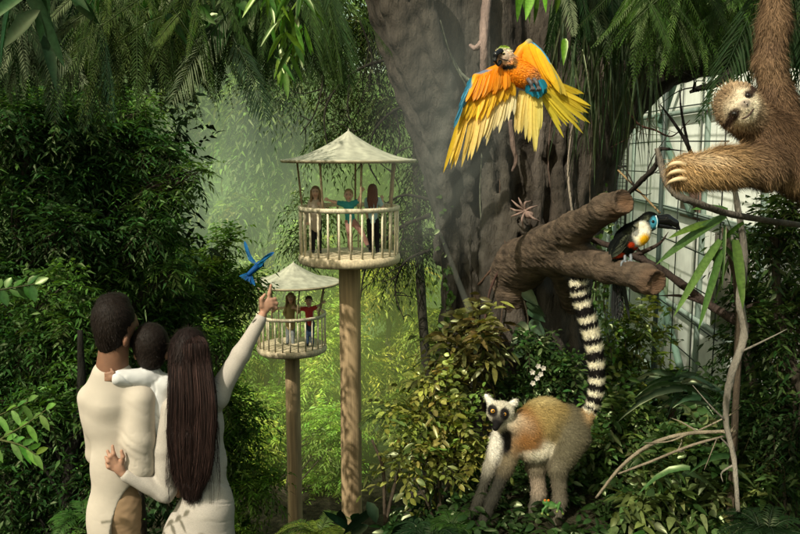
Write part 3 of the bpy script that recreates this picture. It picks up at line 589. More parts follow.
# ================================================================== viewing huts on poles
def hut(label, u, v_floor, D, f, u_roof=0.0, v_bot=620):
    c = at(u, v_floor, D); gz = float(ground(c[0], c[1])); t = thing('viewing_hut', label, 'hut', (c[0], c[1], gz), 'round viewing huts on poles')
    cream = (.74, .66, .47); c2 = (.64, .54, .36)
    m = MB(); H = c[2] - .2 * f - gz
    rr = .215 * f; prof = [(rr * 1.02, gz)] + [(rr * (1 + .012 * rng.normal()), gz + H * q) for q in np.linspace(.03, 1, 24)]
    lathe(m, (c[0], c[1], 0), prof, (.47, .34, .19), 32); m.build('pole', M_pole, t)
    m = MB(); R = 1.02 * f
    lathe(m, c, [(0, -.2 * f), (R * .93, -.2 * f), (R * .985, -.165 * f), (R, -.09 * f), (R * .985, -.02 * f), (R * .95, 0), (0, 0.0)], c2, 64); m.build('platform', M_wood, t)
    Rr = R * .955; hr = .95 * f
    m = MB(); lathe(m, c, [(Rr - .03 * f, hr), (Rr + .03 * f, hr), (Rr + .035 * f, hr - .03 * f), (Rr + .03 * f, hr - .085 * f), (Rr - .03 * f, hr - .085 * f), (Rr - .03 * f, hr)], cream, 64); m.build('rail', M_wood, t)
    base = None
    for k in range(28):
        a = 2 * math.pi * (k + .4) / 28; p = c + np.array([math.cos(a) * Rr, math.sin(a) * Rr, 0])
        if base is None:
            m = MB(); tube(m, [p + [0, 0, 0.0], p + [0, 0, hr - .085 * f]], [.021 * f, .021 * f], cream, 8, 2); base = m.build('baluster', M_wood, t, org=wloc(t)); p0 = p
        else:
            b = base.copy(); C.objects.link(b); b.parent = t; b.location = p - p0
    rz = 1.86 * f; rc = c + np.array([u_roof * D / 800, 0, 0])
    m = MB(); R2 = 1.335 * f; k = 60; prof = []
    for s_ in np.linspace(0, 1, 22): prof.append((R2 * s_, rz + .56 * f * (1 - s_) ** 1.75 + .0 * s_))
    prof[0] = (.004, rz + .60 * f); prof[1] = (.018 * f, rz + .55 * f)
    prof += [(R2 * 1.005, rz - .03 * f), (R2 * .985, rz - .065 * f), (R2 * .93, rz - .04 * f), (.5 * R2, rz + .10 * f), (.01, rz + .2 * f)]
    prof = np.array(prof); n0 = len(MB().V); lathe(m, rc, prof, (.42, .42, .32), k)
    V = m.V[0]; a = np.arctan2(V[:, 1] - rc[1], V[:, 0] - rc[0]); r_ = np.hypot(V[:, 1] - rc[1], V[:, 0] - rc[0]); up_ = V[:, 2] - c[2] > rz - .0
    m.Cc[0] = np.tile([.42, .42, .32], (len(V), 1)) * (1 + .10 * np.sin(a * 15)[:, None] * (r_ > .1)[:, None]) * (1 + .12 * rng.normal(size=(len(V), 1)) * .4)
    rim = (r_ > R2 * .95) & ~up_; m.Cc[0][rim] = (.42, .36, .22)
    m.build('roof', M_roof, t)
    for a in (2.95, 4.25, 5.0, 5.75, 6.9, 1.5):
        m = MB(); p = c + np.array([math.cos(a), math.sin(a), 0]) * Rr; q = rc + np.array([math.cos(a) * R2 * .80, math.sin(a) * R2 * .80, rz + .02 * f]); 
        tube(m, [p + [0, 0, hr - .05 * f], (p + [0, 0, hr] + q) / 2 + [0, 0, 0], q], [.022 * f, .020 * f], (.33, .25, .15), 8, 6); m.build('post', M_wood, t)
    return t, c
HD = 16.0
hut('taller near viewing hut with three children behind its rail', 349.5, 253, HD, 1.0)
hut('lower far viewing hut with two children behind its rail', 292, 344.5, 22, .945, 3)
# ================================================================== people
def fold(f, amp, seed, st=(1, 1, 1)):
    return lambda V: amp * wave(V * np.array(st), f, seed, 2)
def ribbons(name, parent, paths, W, cols, nseg=16, mat=None, face=np.array([0, -1., 0])):
    mb = MB()
    for p, c, w_ in zip(paths, cols, W):
        q = catmull(p, nseg); T = nrm(np.gradient(q, axis=0)); Sd = nrm(np.cross(T, face + .5 * rng.normal(size=3))); 
        wv = w_ * np.interp(np.linspace(0, 1, nseg), [0, .1, .8, 1], [.6, 1, .8, .1])[:, None]
        V = np.stack([q - Sd * wv, q + Sd * wv], 1).reshape(-1, 3); i = np.arange(nseg - 1)[:, None] * 2
        mb.add(V, None, np.array([[0, 1, 3, 2]]) + i, c)
    return mb.build(name, mat or M_hair, parent)
YP = 3.8; sP = YP / 800 * 1.03
def p_(u, v, w=0.0): return atY(u, v, YP + w * sP)
def px_(*a): return [x * sP for x in a]
def foot(y=YP): return 0.0
XA = np.array([[1., 0, 0], [0, 0, 1], [0, 1, 0]])
def E(S, u, v, w, r, col, rot=0, **k):
    ca, sa = math.cos(math.radians(rot)), math.sin(math.radians(rot)); ax = np.array([XA[0] * ca - XA[1] * sa, XA[0] * sa + XA[1] * ca, XA[2]])
    S.ell(p_(u, v, w), px_(*r), col, ax=ax, **k)
def K(S, a, b, ra, rb, col, **k): S.cone(p_(*a), p_(*b), ra * sP, rb * sP, col, **k)
SK = (.21, .105, .062); SK2 = (.42, .235, .155); SK3 = (.30, .165, .105)
def ground_v(u):  # photo row of the terrace under the family
    v = 600
    while p_(u, v)[2] > 0: v += 1
    return v
GV = ground_v(150)
# --- man
c0 = p_(112, GV); man = thing('person', 'man in a cream long sleeved shirt seen from behind carrying the toddler', 'person', (c0[0], c0[1], 0))
S = Sculpt(.02)
E(S, 116, 322, 0, (18, 25, 21), SK); E(S, 121, 340, 5, (8.5, 10, 10), SK); E(S, 132, 322, 10, (4, 8, 6), SK); S.cone(p_(134, 316, 12), p_(137, 325, 13), .010, .011, SK, k=.01)
E(S, 133, 332, 10, (3.5, 2, 3), (.25, .10, .08), k=.008)
E(S, 126, 341, -11, (3.0, 6.2, 5), (.27,.13,.08), rot=8, k=.006); E(S, 126.3, 341, -17, (1.6, 3.2, 2), (.10, .04, .03), k=.004, sub=True)
K(S, (114, 345, 0), (112, 372, 0), 14, 16, SK); E(S, 113, 410, 2, (26, 38, 15), SK); E(S, 115, 470, 2, (20, 40, 13), SK)
for x in (106, 126): K(S, (x, 510, 2), (x - 1, 585, 2), 9, 8, SK); K(S, (x - 1, 585, 2), (x - 1, GV - 12, 4), 9, 5, SK)
K(S, (93, 398, 6), (97, 452, 20), 6.5, 6, SK); K(S, (97, 452, 20), (140, 462, 44), 6.5, 5, SK)
K(S, (139, 398, 0), (141, 468, 2), 10, 8, SK); K(S, (141, 468, 2), (168, 452, 40), 7.5, 5.5, SK)
E(S, 174, 449, 46, (7, 5, 3), SK)
for j in range(4): K(S, (176, 445 + j * 2.6, 47), (185, 444 + j * 2.6, 50), 1.9, 1.5, SK, k=.003)
K(S, (174, 444, 45), (179, 438, 46), 2.1, 1.7, SK, k=.003)
S.build('body', M_skin, man, .0062)
S = Sculpt(.02); HC = (.012, .008, .006)
E(S, 113, 317, -2, (20.5, 21, 22), HC); E(S, 110, 338, -3, (13.8, 18, 15.5), HC); E(S, 118, 332, -4, (9.5, 15, 15), HC); E(S, 111, 328, -7, (17, 17, 16.5), HC); E(S, 125, 324, 6, (8, 12, 10), HC); E(S, 113, 300, 3, (15, 7, 15), HC); E(S, 129, 340, 8, (5, 8, 7), HC)
pass
S.build('hair', M_hair, man, .006, fold(120, .0018, 5))
hs = S.fur(5000, .016, .0016, lambda P: np.tile([0.15, 0, -1.], (len(P), 1)), 'hair_strands', M_hair, man, lift=.2, amt=.3, bright=1.5)
hs.parent = [o for o in man.children if o.name.startswith('hair') and 'strands' not in o.name][0]
S = Sculpt(.035); CR = (.54, .48, .40)
K(S, (112.5, 374, 0), (113, 400, 0), 16.3, 22, CR); K(S, (105, 375, 0), (95, 396, 2), 11.5, 13, CR, k=.05); K(S, (119, 377, 0), (138, 395, 0), 11.5, 14, CR, k=.05)
E(S, 113, 415, 2, (31, 42, 20), CR); E(S, 115, 470, 1, (25, 48, 19), CR); E(S, 113, 520, 1, (27, 48, 20), CR)
K(S, (90, 398, 4), (97, 454, 20), 11.5, 10, CR); K(S, (97, 454, 20), (136, 461, 44), 9.5, 7.5, CR)
S.k = .02
K(S, (140, 400, -4), (139, 440, -8), 15.5, 16.5, CR, k=.03); K(S, (139, 440, -8), (141, 466, -8), 16.5, 15, CR); K(S, (141, 468, -6), (162, 456, 34), 14, 8, CR)

E(S, 146, 562, -12, (36, 87, 44), CR, sub=True, k=.012)
def shirtfold(V):
    q = V - p_(140, 440, 0); ar = np.exp(-((q[:, 0]) / .07) ** 2 - (q[:, 2] / .22) ** 2)
    cr_ = -np.exp(-(wave(V * [.8, 1, 1.6] + q[:, :1] * [0, 0, .9], 13, 31, 2) / .07) ** 2)
    c2 = -np.exp(-(wave(V * [1, .6, 1.5] + q[:, 2:] * [.8, 0, 0], 24, 33, 2) / .05) ** 2); lo = np.clip(-q[:, 2] * 6 + .3, 0, 1)
    return .0035 * wave(V * [1, 1, .6], 7, 3, 2) + .0013 * c2 * (.2 + ar + .4 * lo) + ar * .0016 * np.sin(q[:, 2] * 95 + q[:, 0] * 60 + 2 * np.sin(q[:, 2] * 27 + q[:, 0] * 20))
S.build('shirt', M_cloth, man, .0062, shirtfold)
S = Sculpt(.03); TA = (.33, .22, .13)
E(S, 119, 506, 1, (21, 34, 17), TA)
for x in (109, 128): K(S, (x, 505, 2), (x, 600, 2), 13, 12, TA); K(S, (x, 600, 2), (x, GV - 8, 4), 12, 10, TA)
S.build('trousers', M_cloth, man, .008, lambda V: .004 * wave(V * [1, 1, 2.5], 26, 8, 2))
for x in (104, 128): S = Sculpt(.02); E(S, x, GV - 5, 14, (9, 6, 22), (.06, .035, .02)); S.build('shoe', M_paint, man, .008)
# --- woman
c0 = p_(205, GV); wom = thing('person', 'woman with very long dark hair in a grey beige dress pointing up at the huts', 'person', (c0[0], c0[1], 0))
S = Sculpt(.018)
E(S, 189, 352, 0, (16, 22, 18), SK2); E(S, 191, 356, 17, (3, 4, 4), SK2, k=.01); E(S, 191, 366, 15, (5, 2, 3), (.45, .14, .12), k=.006)
K(S, (189, 366, 0), (190, 392, 0), 10, 12, SK2); E(S, 195, 425, 3, (19, 34, 11), SK2); E(S, 206, 480, 3, (16, 36, 11), SK2)
for x in (199, 217): K(S, (x, 500, 3), (x, 590, 2), 10, 8, SK2); K(S, (x, 590, 2), (x, GV - 10, 3), 8.5, 4.5, SK2)
K(S, (216, 394, 0), (241, 354, 8), 9, 7, SK2); K(S, (241, 354, 8), (262, 316, 14), 6.5, 4.4, SK2)
K(S, (172, 408, 0), (164, 488, -8), 8.5, 6.5, SK2); K(S, (164, 488, -8), (124, 474, -22), 6, 4.3, SK2)
S.k = .007
# pointing hand
E(S, 266, 306, 15, (5.8, 8.5, 3.2), SK2, rot=22, k=.012); K(S, (268, 300, 15), (269.5, 293, 16), 2.2, 1.9, SK2); K(S, (269.5, 293, 16), (271, 285, 17), 1.9, 1.4, SK2)
for j, (a, b, c) in enumerate([((271, 300, 15), (275, 299, 18), (273.5, 305, 20)), ((272, 303, 15), (276.6, 303.5, 18), (274, 308.5, 20)), ((272, 306, 15), (276, 308, 18), (273, 311.5, 19))]):
    K(S, a, b, 2.1, 1.9, SK2); K(S, b, c, 1.9, 1.6, SK2)
K(S, (262, 306, 13), (261.5, 299, 12), 2.4, 2.0, SK2); K(S, (261.5, 299, 12), (265, 294.5, 13), 2.0, 1.6, SK2)
# hand on the man's waist
E(S, 118, 467, -24, (6.0, 9.5, 3.4), SK2, rot=-24, k=.012)
for a, b, c in [((117, 461, -25), (113.5, 454, -27), (112.5, 446, -25)), ((114, 462, -25), (110, 457, -27), (107.5, 451, -25)), ((112.5, 465, -25), (108, 461.5, -27), (105.5, 457, -25)), ((112.5, 469, -24), (108.5, 467, -26), (106.5, 463, -24))]:
    K(S, a, b, 2.3, 2.0, SK2); K(S, b, c, 2.0, 1.5, SK2)
K(S, (121, 464, -24), (123, 457, -25), 2.5, 2.1, SK2); K(S, (123, 457, -25), (121.5, 451, -25), 2.1, 1.7, SK2)
S.build('body', M_skin, wom, .0044)
S = Sculpt(.03); DR = (.46, .42, .37)
K(S, (184, 398, 0), (174, 410, 0), 11, 11, DR); K(S, (190, 396, 0), (215, 398, 0), 11, 11.5, DR); E(S, 198, 425, 2, (26.5, 36, 16), DR); E(S, 205, 462, 2, (22.5, 36, 16), DR); E(S, 208, 505, 2, (26, 40, 19), DR)
K(S, (208, 510, 2), (208, 590, 2), 25.5, 25, DR); E(S, 197, 556, 2, (38, 62, 21), DR, k=.06); K(S, (190, 386, 0), (190, 396, 0), 12, 14, DR)
K(S, (217, 395, 0), (241, 354, 8), 11.5, 9, DR, k=.05); K(S, (241, 354, 8), (260.5, 320, 13), 9, 6.2, DR, k=.02)
S.k = .02
K(S, (173, 408, -2), (165, 450, -5), 11, 10.5, DR); K(S, (165, 450, -5), (165, 492, -9), 10.5, 10.5, DR); K(S, (165, 492, -9), (127, 476, -21), 10.5, 6.6, DR)
def dressfold(V):
    q = V - p_(212, 480, 0); side = np.clip(q[:, 0] / .12 + .35, 0, 1)
    el = V - p_(160, 490, -8); e = np.exp(-(np.linalg.norm(el, axis=1) / .12) ** 2)
    return .0012 * wave(V, 26, 13, 2) - .0035 * (.3 + side) * np.exp(-(q[:, 2] / .2) ** 2) * np.exp(-(wave(V * [.45, 1, 2.2], 12, 41, 2) / .08) ** 2) + e * .004 * np.sin(q[:, 0] * 90 + q[:, 2] * 60)
S.build('dress', M_knit, wom, .0055, dressfold)
for x in (197, 218): S = Sculpt(.02); E(S, x, GV - 4, 12, (7, 5, 19), (.16, .1, .06)); S.build('shoe', M_paint, wom, .008)
S = Sculpt(.03); WH = (.012, .007, .006); WH2 = (.014, .008, .007)
E(S, 189, 351, -2, (19, 24, 21), WH); K(S, (190, 362, -3), (192, 392, -9), 20, 20, WH); 
for u, rr in ((181, 11), (192, 12), (204, 11)): K(S, (u, 388, -10), (u, 430, -18), rr, rr, WH2); K(S, (u, 430, -18), (190 + (u - 191) * .72, 478, -18), rr, rr * .72, WH2); K(S, (190 + (u - 191) * .72, 478, -18), (191 + (u - 191) * .5, 496, -18), rr * .7, rr * .35, WH2)
S.build('hair', M_hair, wom, .0058, lambda V: .0016 * np.sin(V[:, 0] * 330 + 2.2 * np.sin(V[:, 2] * 7) + 3 * np.sin(V[:, 0] * 60)) * np.clip((p_(190, 335)[2] - V[:, 2]) * 12, 0, 1))
wf_ = S.fur(14000, .04, .0016, lambda P: np.tile([0.0, 0, -.6], (len(P), 1)) + np.clip((P - p_(190, 334, 0)) * [9, 9, 0], -1, 1) * (P[:, 2:] > p_(190, 362)[2]) - np.array([0, 0, .6]) + .10 * wave(P * [1, 1, .2], 60, 3, 2)[:, None] * RT, 'hair_strands', M_hair, wom, lift=.02, amt=.4, bright=1.5)
hair_o = [o for o in wom.children if o.name.startswith('hair')][0]
paths = []; cols = []; Ws = []
for k in range(1500):
    a = rng.random() * 2 - 1; top = (190 + a * 7, 329.5 + 3.5 * a * a + rng.random() * 2, 6 - 10 * rng.random()); cl_ = int((a + 1) * 9); sp = 23 + 1.2 * rng.normal() + 1.6 * math.sin(cl_ * 2.4)
    end_v = 503 - 12 * abs(a) ** 1.5 - abs(rng.normal()) * 14 - 7 * abs(math.sin(cl_ * 1.7))
    d = -21 - 3.0 * math.sqrt(max(0, 1 - a * a)) + rng.normal() * .8
    P = [p_(*top), p_(189.5 + a * 17.5, 342, -11 - 9 * (1 - a * a)), p_(189.7 + a * 20.5, 360, -16 - 9 * (1 - a * a)), p_(192 + a * sp, 400, d - 6), p_(191.5 + a * sp * .98 + rng.normal(), 440, d - 8), p_(191 + a * sp * .78 + rng.normal() * 1.5, 474, d - 7), p_(190.5 + a * sp * .58 + rng.normal() * 2.5, end_v, d - 5)]
    paths.append(P); Ws.append(.0006 + .0012 * rng.random()); cols.append(np.clip(np.array([.028, .015, .0125]) * (.3 + 2.4 * rng.random() ** 3), 0, 1))
for k in range(26):   # loose ends over the right side
    v0 = 400 + 60 * rng.random(); paths.append([p_(208, v0 - 30, -20), p_(214, v0, -22), p_(217 + 3 * rng.random(), v0 + 20, -20), p_(214 + 7 * rng.random(), v0 + 42 + 20 * rng.random(), -18)]); Ws.append(.0007); cols.append((.03, .014, .012))
wf_.parent = hair_o
for k in range(70):
    a = rng.random() * 2 - 1; sd = 1 if a > 0 else -1; v0 = 350 + 110 * rng.random(); x0 = 190 + sd * (17 + 5 * rng.random()); paths.append([p_(x0, v0, -14), p_(x0 + sd * 2.5 * rng.random(), v0 + 22, -18), p_(x0 + sd * (1 + 4 * rng.random()), v0 + 48, -18), p_(x0 + sd * (6 * rng.random() - 2), v0 + 62 + 10 * rng.random(), -17)]); Ws.append(.0005); cols.append((.02, .011, .009))
ribbons('hair_strands', hair_o, paths, Ws, cols, 26)
m = MB(); tube(m, [p_(257.5 + 4.6 * math.cos(a) , 322.5 + 3.6 * math.sin(a) , 13 + 5.6 * math.sin(a + .9)) for a in np.linspace(0, 2 * math.pi, 14)], [.0042] * 2, np.array(DR) * .8, 8, 40, caps=False); m.build('cuff', M_knit, wom)
# --- toddler
c0 = p_(155, 470, 10); kid = thing('person', 'toddler in a white shirt held between the man and the woman', 'person', c0)
S = Sculpt(.015)
E(S, 151, 347, 10, (15.5, 19, 17), SK3); E(S, 152, 352, 26, (2.4, 3, 3), SK3, k=.008); E(S, 152, 360, 25, (4, 1.5, 2), (.35, .12, .1), k=.005)
for x in (136.5, 167): E(S, x, 356, 8, (2.8, 4.5, 3), SK3, k=.005)
K(S, (152, 362, 9), (151, 374, 9), 8.5, 9, SK3); E(S, 155, 400, 10, (14, 28, 10), SK3)
K(S, (140, 377, 2), (118, 378, -10), 6, 5, SK3); E(S, 112.5, 377.5, -16, (4.6, 4.2, 3.5), SK3)
for j in range(4): K(S, (111, 373 + j * 2.4, -17), (105, 373.5 + j * 2.4, -16.5), 1.5, 1.2, SK3, k=.003)
K(S, (114, 373, -17), (111, 369, -16), 1.6, 1.3, SK3, k=.003)
K(S, (168, 388, 10), (180, 410, 18), 6, 5, SK3); E(S, 183, 416, 20, (4, 5, 4), SK3)
K(S, (152, 440, 12), (128, 452, 40), 9, 7, SK3); K(S, (128, 452, 40), (130, 490, 44), 6.5, 4.5, SK3); K(S, (162, 440, 12), (180, 452, 36), 9, 7, SK3); K(S, (180, 452, 36), (180, 490, 40), 6.5, 4.5, SK3)
for x, w in ((131, 48), (180, 44)): E(S, x, 494, w, (4.5, 3.5, 8), SK3)
S.build('body', M_skin, kid, .005)
S = Sculpt(.02); E(S, 150.5, 343, 9, (18, 21, 19), HC); E(S, 151, 358, 5, (13.5, 13, 12), HC)
for x in (136, 167.5): E(S, x, 358, 6, (3.5, 5, 6), HC, sub=True, k=.004)
S.build('hair', M_hair, kid, .0055, fold(110, .0015, 6)); hs = S.fur(3500, .014, .0014, lambda P: np.tile([-.2, 0, -1.], (len(P), 1)), 'hair_strands', M_hair, kid, lift=.2, amt=.3, bright=1.5)
hs.parent = [o for o in kid.children if o.name.startswith('hair') and 'strands' not in o.name][0]
S = Sculpt(.02); WT = (.68, .68, .67)
K(S, (151, 372, 7), (151, 376, 8), 9.5, 11, WT); K(S, (147, 378, 6), (165, 384, 9), 10, 10.5, WT); E(S, 154, 404, 9, (18, 33, 15), WT); K(S, (154, 410, 8), (160, 432, 8), 15, 12.5, WT)
K(S, (143, 378, 0), (118, 378, -13), 9.5, 8, WT); K(S, (166, 385, 9), (179, 404, 16), 9, 8, WT)
S.plane(p_(113.5, 378, -13), (-1, 0, .1)); S.plane(p_(159, 441, 8), (.1, 0, -1)); 
def kf(V):
    q = V - p_(150, 405, 0); return .0025 * wave(V, 30, 23, 2) - .004 * np.exp(-(wave(V * [1.2, 1, 1] + q[:, :1] * [0, 0, 1.2], 16, 51, 2) / .08) ** 2)
S.build('shirt', M_cloth, kid, .005, kf)
S = Sculpt(.02); BR = (.035, .024, .018)
E(S, 156, 443, 10, (15, 12, 13), BR); K(S, (150, 444, 14), (128, 453, 38), 11, 9, BR); K(S, (162, 444, 14), (180, 453, 34), 11, 9, BR); K(S, (128, 453, 38), (130, 482, 44), 9, 7, BR); K(S, (180, 453, 34), (180, 482, 40), 9, 7, BR)
S.build('trousers', M_cloth, kid, .006, fold(40, .002, 4))
# --- children in the huts
def child(label, u, D, head, foot_v, J, skin, hair, top, pants, back=False, longhair=False, dw=0.0, shirt_len=0, scale=1.0, shoe=(.03, .03, .035)):
    """J: pixel joints shL shR elL elR haL haR hipL hipR knL knR ftL ftR (left and right as seen)"""
    s = D / 800 * scale; q = lambda k: np.array([J[k][0], J[k][1], J[k][2] if len(J[k]) > 2 else 0.0])
    Dd = D + dw; W = lambda a: at(a[0], a[1], Dd + a[2] * s)
    f = W((u, foot_v, 0)); t = thing('person', label, 'person', f, 'children in the viewing huts'); sg = 1 if back else -1
    S = Sculpt(.025); hx, hy = head; HD_ = np.array([hx, hy, 0.0])
    def e(S, c, r, col, **k): S.ell(W(c), [x * s for x in r], col, **k)
    def kk(S, a, b, ra, rb, col, **k): S.cone(W(a), W(b), ra * s, rb * s, col, **k)
    e(S, (hx, hy, 0), (4.1, 5.4, 4.6), skin); e(S, (hx, hy + 3, sg * 1.2), (2.9, 2.8, 3), skin); e(S, (hx, hy + .6, sg * 4.6), (.8, 1.1, .9), skin, k=.01); e(S, (hx, hy + 3, sg * 3.9), (1.5, .6, .6), (.35, .10, .09), k=.004)
    for a in (-1, 1): e(S, (hx + a * 4.1, hy + .6, 0), (.8, 1.4, .9), skin, k=.008); e(S, (hx + a * 1.6, hy - .5, sg * 4.1), (.75, .45, .5), (.04, .03, .03), k=.003)
    sm = (q('shL') + q('shR')) / 2; hm = (q('hipL') + q('hipR')) / 2
    kk(S, (hx, hy + 4, 0), sm, 2.1, 2.4, skin); kk(S, sm + [0, 2, 0], hm, 4.2, 3.8, skin)
    for a in 'LR':
        kk(S, q('sh' + a), q('el' + a), 2.0, 1.6, skin); kk(S, q('el' + a), q('ha' + a), 1.6, 1.1, skin); d = nrm(q('ha' + a) - q('el' + a))
        e(S, q('ha' + a) + d * 1.3, (1.4, 1.5, .9), skin, k=.012)
        o_ = np.array([-d[1], d[0], 0])
        for j in (-1.2, -.4, .4, 1.2): kk(S, q('ha' + a) + d * 1.8 + o_ * j, q('ha' + a) + d * (4.2 - abs(j) * .4) + o_ * j * 1.3, .42, .32, skin, k=.003)
        kk(S, q('ha' + a) + o_ * 1, q('ha' + a) + d * 2.2 + o_ * 2.4, .5, .38, skin, k=.003)
        kk(S, q('hip' + a), q('kn' + a), 3.0, 2.2, skin); kk(S, q('kn' + a), q('ft' + a), 2.1, 1.3, skin)
    S.build('body', M_skin, t, .45 * s)
    S = Sculpt(.03)
    kk(S, sm + [-1.2, .8, 0], sm + [1.2, .8, 0], 3.0, 3.0, top); kk(S, q('shL'), q('shR'), 2.7, 2.7, top); kk(S, sm + [0, 3, 0], hm + [0, shirt_len, 0], 4.8, 4.6 + .25 * shirt_len, top)
    ln = .95 if shirt_len > 3 else .45
    for a in 'LR':
        if ln > .9: kk(S, q('sh' + a), q('el' + a), 2.7, 2.3, top); kk(S, q('el' + a), q('ha' + a) * .9 + q('el' + a) * .1, 2.2, 1.8, top)
        else: kk(S, q('sh' + a), q('sh' + a) * .45 + q('el' + a) * .55, 2.7, 2.5, top)
    S.build('top', M_cloth, t, .55 * s, fold(30, .006, int(hx)))
    S = Sculpt(.03); kk(S, hm + [-1.4, 0, 0], hm + [1.4, 0, 0], 3.9, 3.9, pants)
    for a in 'LR': kk(S, q('hip' + a), q('kn' + a), 3.4, 2.7, pants); kk(S, q('kn' + a), q('kn' + a) * .1 + q('ft' + a) * .9, 2.6, 2.0, pants)
    S.build('trousers', M_cloth, t, .6 * s, fold(35, .006, int(hy)))
    for a in 'LR': S = Sculpt(.02); e(S, q('ft' + a) + [0, .3, sg * 1.2], (1.8, 1.5, 3.2), shoe); S.build('shoe', M_paint, t, .5 * s)
    S = Sculpt(.02); e(S, (hx, hy - 1.6, -sg * .9), (4.6, 4.9, 4.8), hair)
    if longhair:
        for a in (-1, 0, 1):
            kk(S, (hx + a * 2.6, hy, -sg * 2.2), (hx + a * 3.3, hy + 10, -sg * 3.2), 2.6, 2.2, hair); kk(S, (hx + a * 3.3, hy + 10, -sg * 3.2), (hx + a * 3.0, hy + 18, -sg * 4.2), 2.2, 1.1, hair)
        if not back:
            for a in (-1, 1): kk(S, (hx + a * 4, hy - 1, -1), (hx + a * 4.4, hy + 9, -2.6), 1.5, 1.2, hair)
    if not back: e(S, (hx, hy + 1.2, sg * 5.0), (3.3, 4.4, 3.2), hair, sub=True, k=.006)
    S.build('hair', M_hair, t, .5 * s, fold(60, .004, 3))
    return t
LS = (.66, .43, .32)
child('girl in a beige jacket and black trousers standing at the left of the taller hut', 316, 16, (315.5, 192), 251, dict(shL=(311, 202), shR=(321, 202), elL=(308, 212, -1), elR=(325, 211, -3), haL=(308, 222, -3), haR=(320, 205, -5), hipL=(313.5, 222), hipR=(318.5, 222), knL=(313, 237, -1), knR=(319, 237), ftL=(313, 251), ftR=(320, 252)), LS, (.25, .17, .09), (.50, .42, .33), (.02, .02, .022), longhair=True, shirt_len=5)
child('boy in a teal shirt with arms spread in the middle of the taller hut', 351, 16, (348.6, 195), 251, dict(shL=(343.5, 204), shR=(354, 203.5), elL=(335, 202, -1), elR=(359, 200, -1), haL=(328, 200, -2), haR=(362, 190.5, -1), hipL=(348, 222), hipR=(353, 221.5), knL=(350, 236), knR=(361, 231, -3), ftL=(351, 250.5), ftR=(368, 246, -3)), LS, (.36, .27, .14), (.05, .30, .30), (.36, .20, .17), dw=-.25)
child('girl with long auburn hair and pale blue top facing away in the taller hut', 375, 16, (372.5, 190), 252, dict(shL=(367.5, 200), shR=(378.5, 200), elL=(366, 211, 2), elR=(383, 208, 2), haL=(368, 219, 5), haR=(382, 199, 3), hipL=(370, 221), hipR=(376, 221), knL=(370, 236), knR=(377, 236), ftL=(370.5, 251), ftR=(377.5, 252)), LS, (.15, .065, .04), (.36, .55, .60), (.015, .015, .018), back=True, longhair=True, dw=.1)
child('girl in an ochre dress with long blonde brown hair in the lower hut', 289, 22, (290.7, 297.5), 344, dict(shL=(287, 306), shR=(294.5, 306), elL=(284.5, 313), elR=(298, 312, -2), haL=(287, 319, -3), haR=(301, 309.5, -3), hipL=(288.6, 321), hipR=(292.6, 321), knL=(288, 333), knR=(293, 333), ftL=(287.5, 344), ftR=(293, 345)), LS, (.28, .19, .10), (.38, .30, .14), (.20, .22, .22), longhair=True, shirt_len=5, scale=.8, dw=.1)
child('boy in a red shirt with arms spread in the lower hut', 310, 22, (308.8, 301), 345, dict(shL=(305, 309), shR=(313, 308.5), elL=(299, 309, -1), elR=(318, 306, -1), haL=(294.5, 308, -1), haR=(323, 302.5, -1), hipL=(307.5, 323), hipR=(312, 323), knL=(307.5, 334), knR=(312, 334), ftL=(307.5, 345), ftR=(312.5, 345)), LS, (.10, .06, .04), (.50, .06, .055), (.05, .08, .14), scale=.8, dw=-.25)
# ================================================================== animals
def frame(D):
    s = D / 800
    return (lambda u, v, w=0.0: at(u, v, D + w * s)), s
# --- ring-tailed lemur
L_, ls = frame(4.5)
gb = L_(552, 532); lem = thing('lemur', 'ring tailed lemur with orange eyes standing on all fours below the sawn branch', 'lemur', (gb[0], gb[1], gb[2]))
tanb = (.28, .20, .072); org = (.27, .125, .032); gry = (.105, .092, .056); crm = (.62, .57, .44); blk = (.012, .010, .009); drk = (.035, .033, .025)  # drk: shade toward the feet put into the fur colour
S = Sculpt(.03)
def e(c, r, col, **k): S.ell(L_(*c), [x * ls for x in r], col, **k)
def kk(a, b, ra, rb, col, **k): S.cone(L_(*a), L_(*b), ra * ls, rb * ls, col, **k)
e((545, 421, 6), (26, 24, 17), tanb); e((567, 428, 10), (21, 24, 17), gry); e((526, 433, 0), (17, 24, 15), org); e((533, 447, 3), (21, 15, 12), crm); 
kk((522, 428, -4), (504, 424, -12), 12, 9, (.55, .46, .32))
e((500.5, 412.5, -16), (13.2, 11.3, 10), crm, k=.015); kk((499, 417, -22), (495.8, 427, -34), 6.2, 3.3, blk, k=.012); e((495.4, 428.5, -36), (3.0, 2.8, 2.4), blk, k=.006)
for a, b in (((492, 405, -13), (486, 396, -13)), ((509, 407, -12), (515, 401, -12))): kk(a, b, 4.5, 2.2, (.80, .76, .66), k=.012)
# fore legs
kk((516, 440, -5), (505, 470, -7), 9.5, 6.6, (.17, .135, .08)); kk((505, 470, -7), (492, 500, -10), 6.4, 4.8, drk); kk((492, 500, -10), (482, 524, -13), 5.2, 4.4, drk)
kk((500, 436, 8), (489, 470, 10), 9, 6.0, (.36, .33, .26)); kk((489, 470, 10), (479, 500, 8), 5.4, 4.2, (.05, .047, .035)); kk((479, 500, 8), (469, 522, 6), 4.8, 4.2, drk)
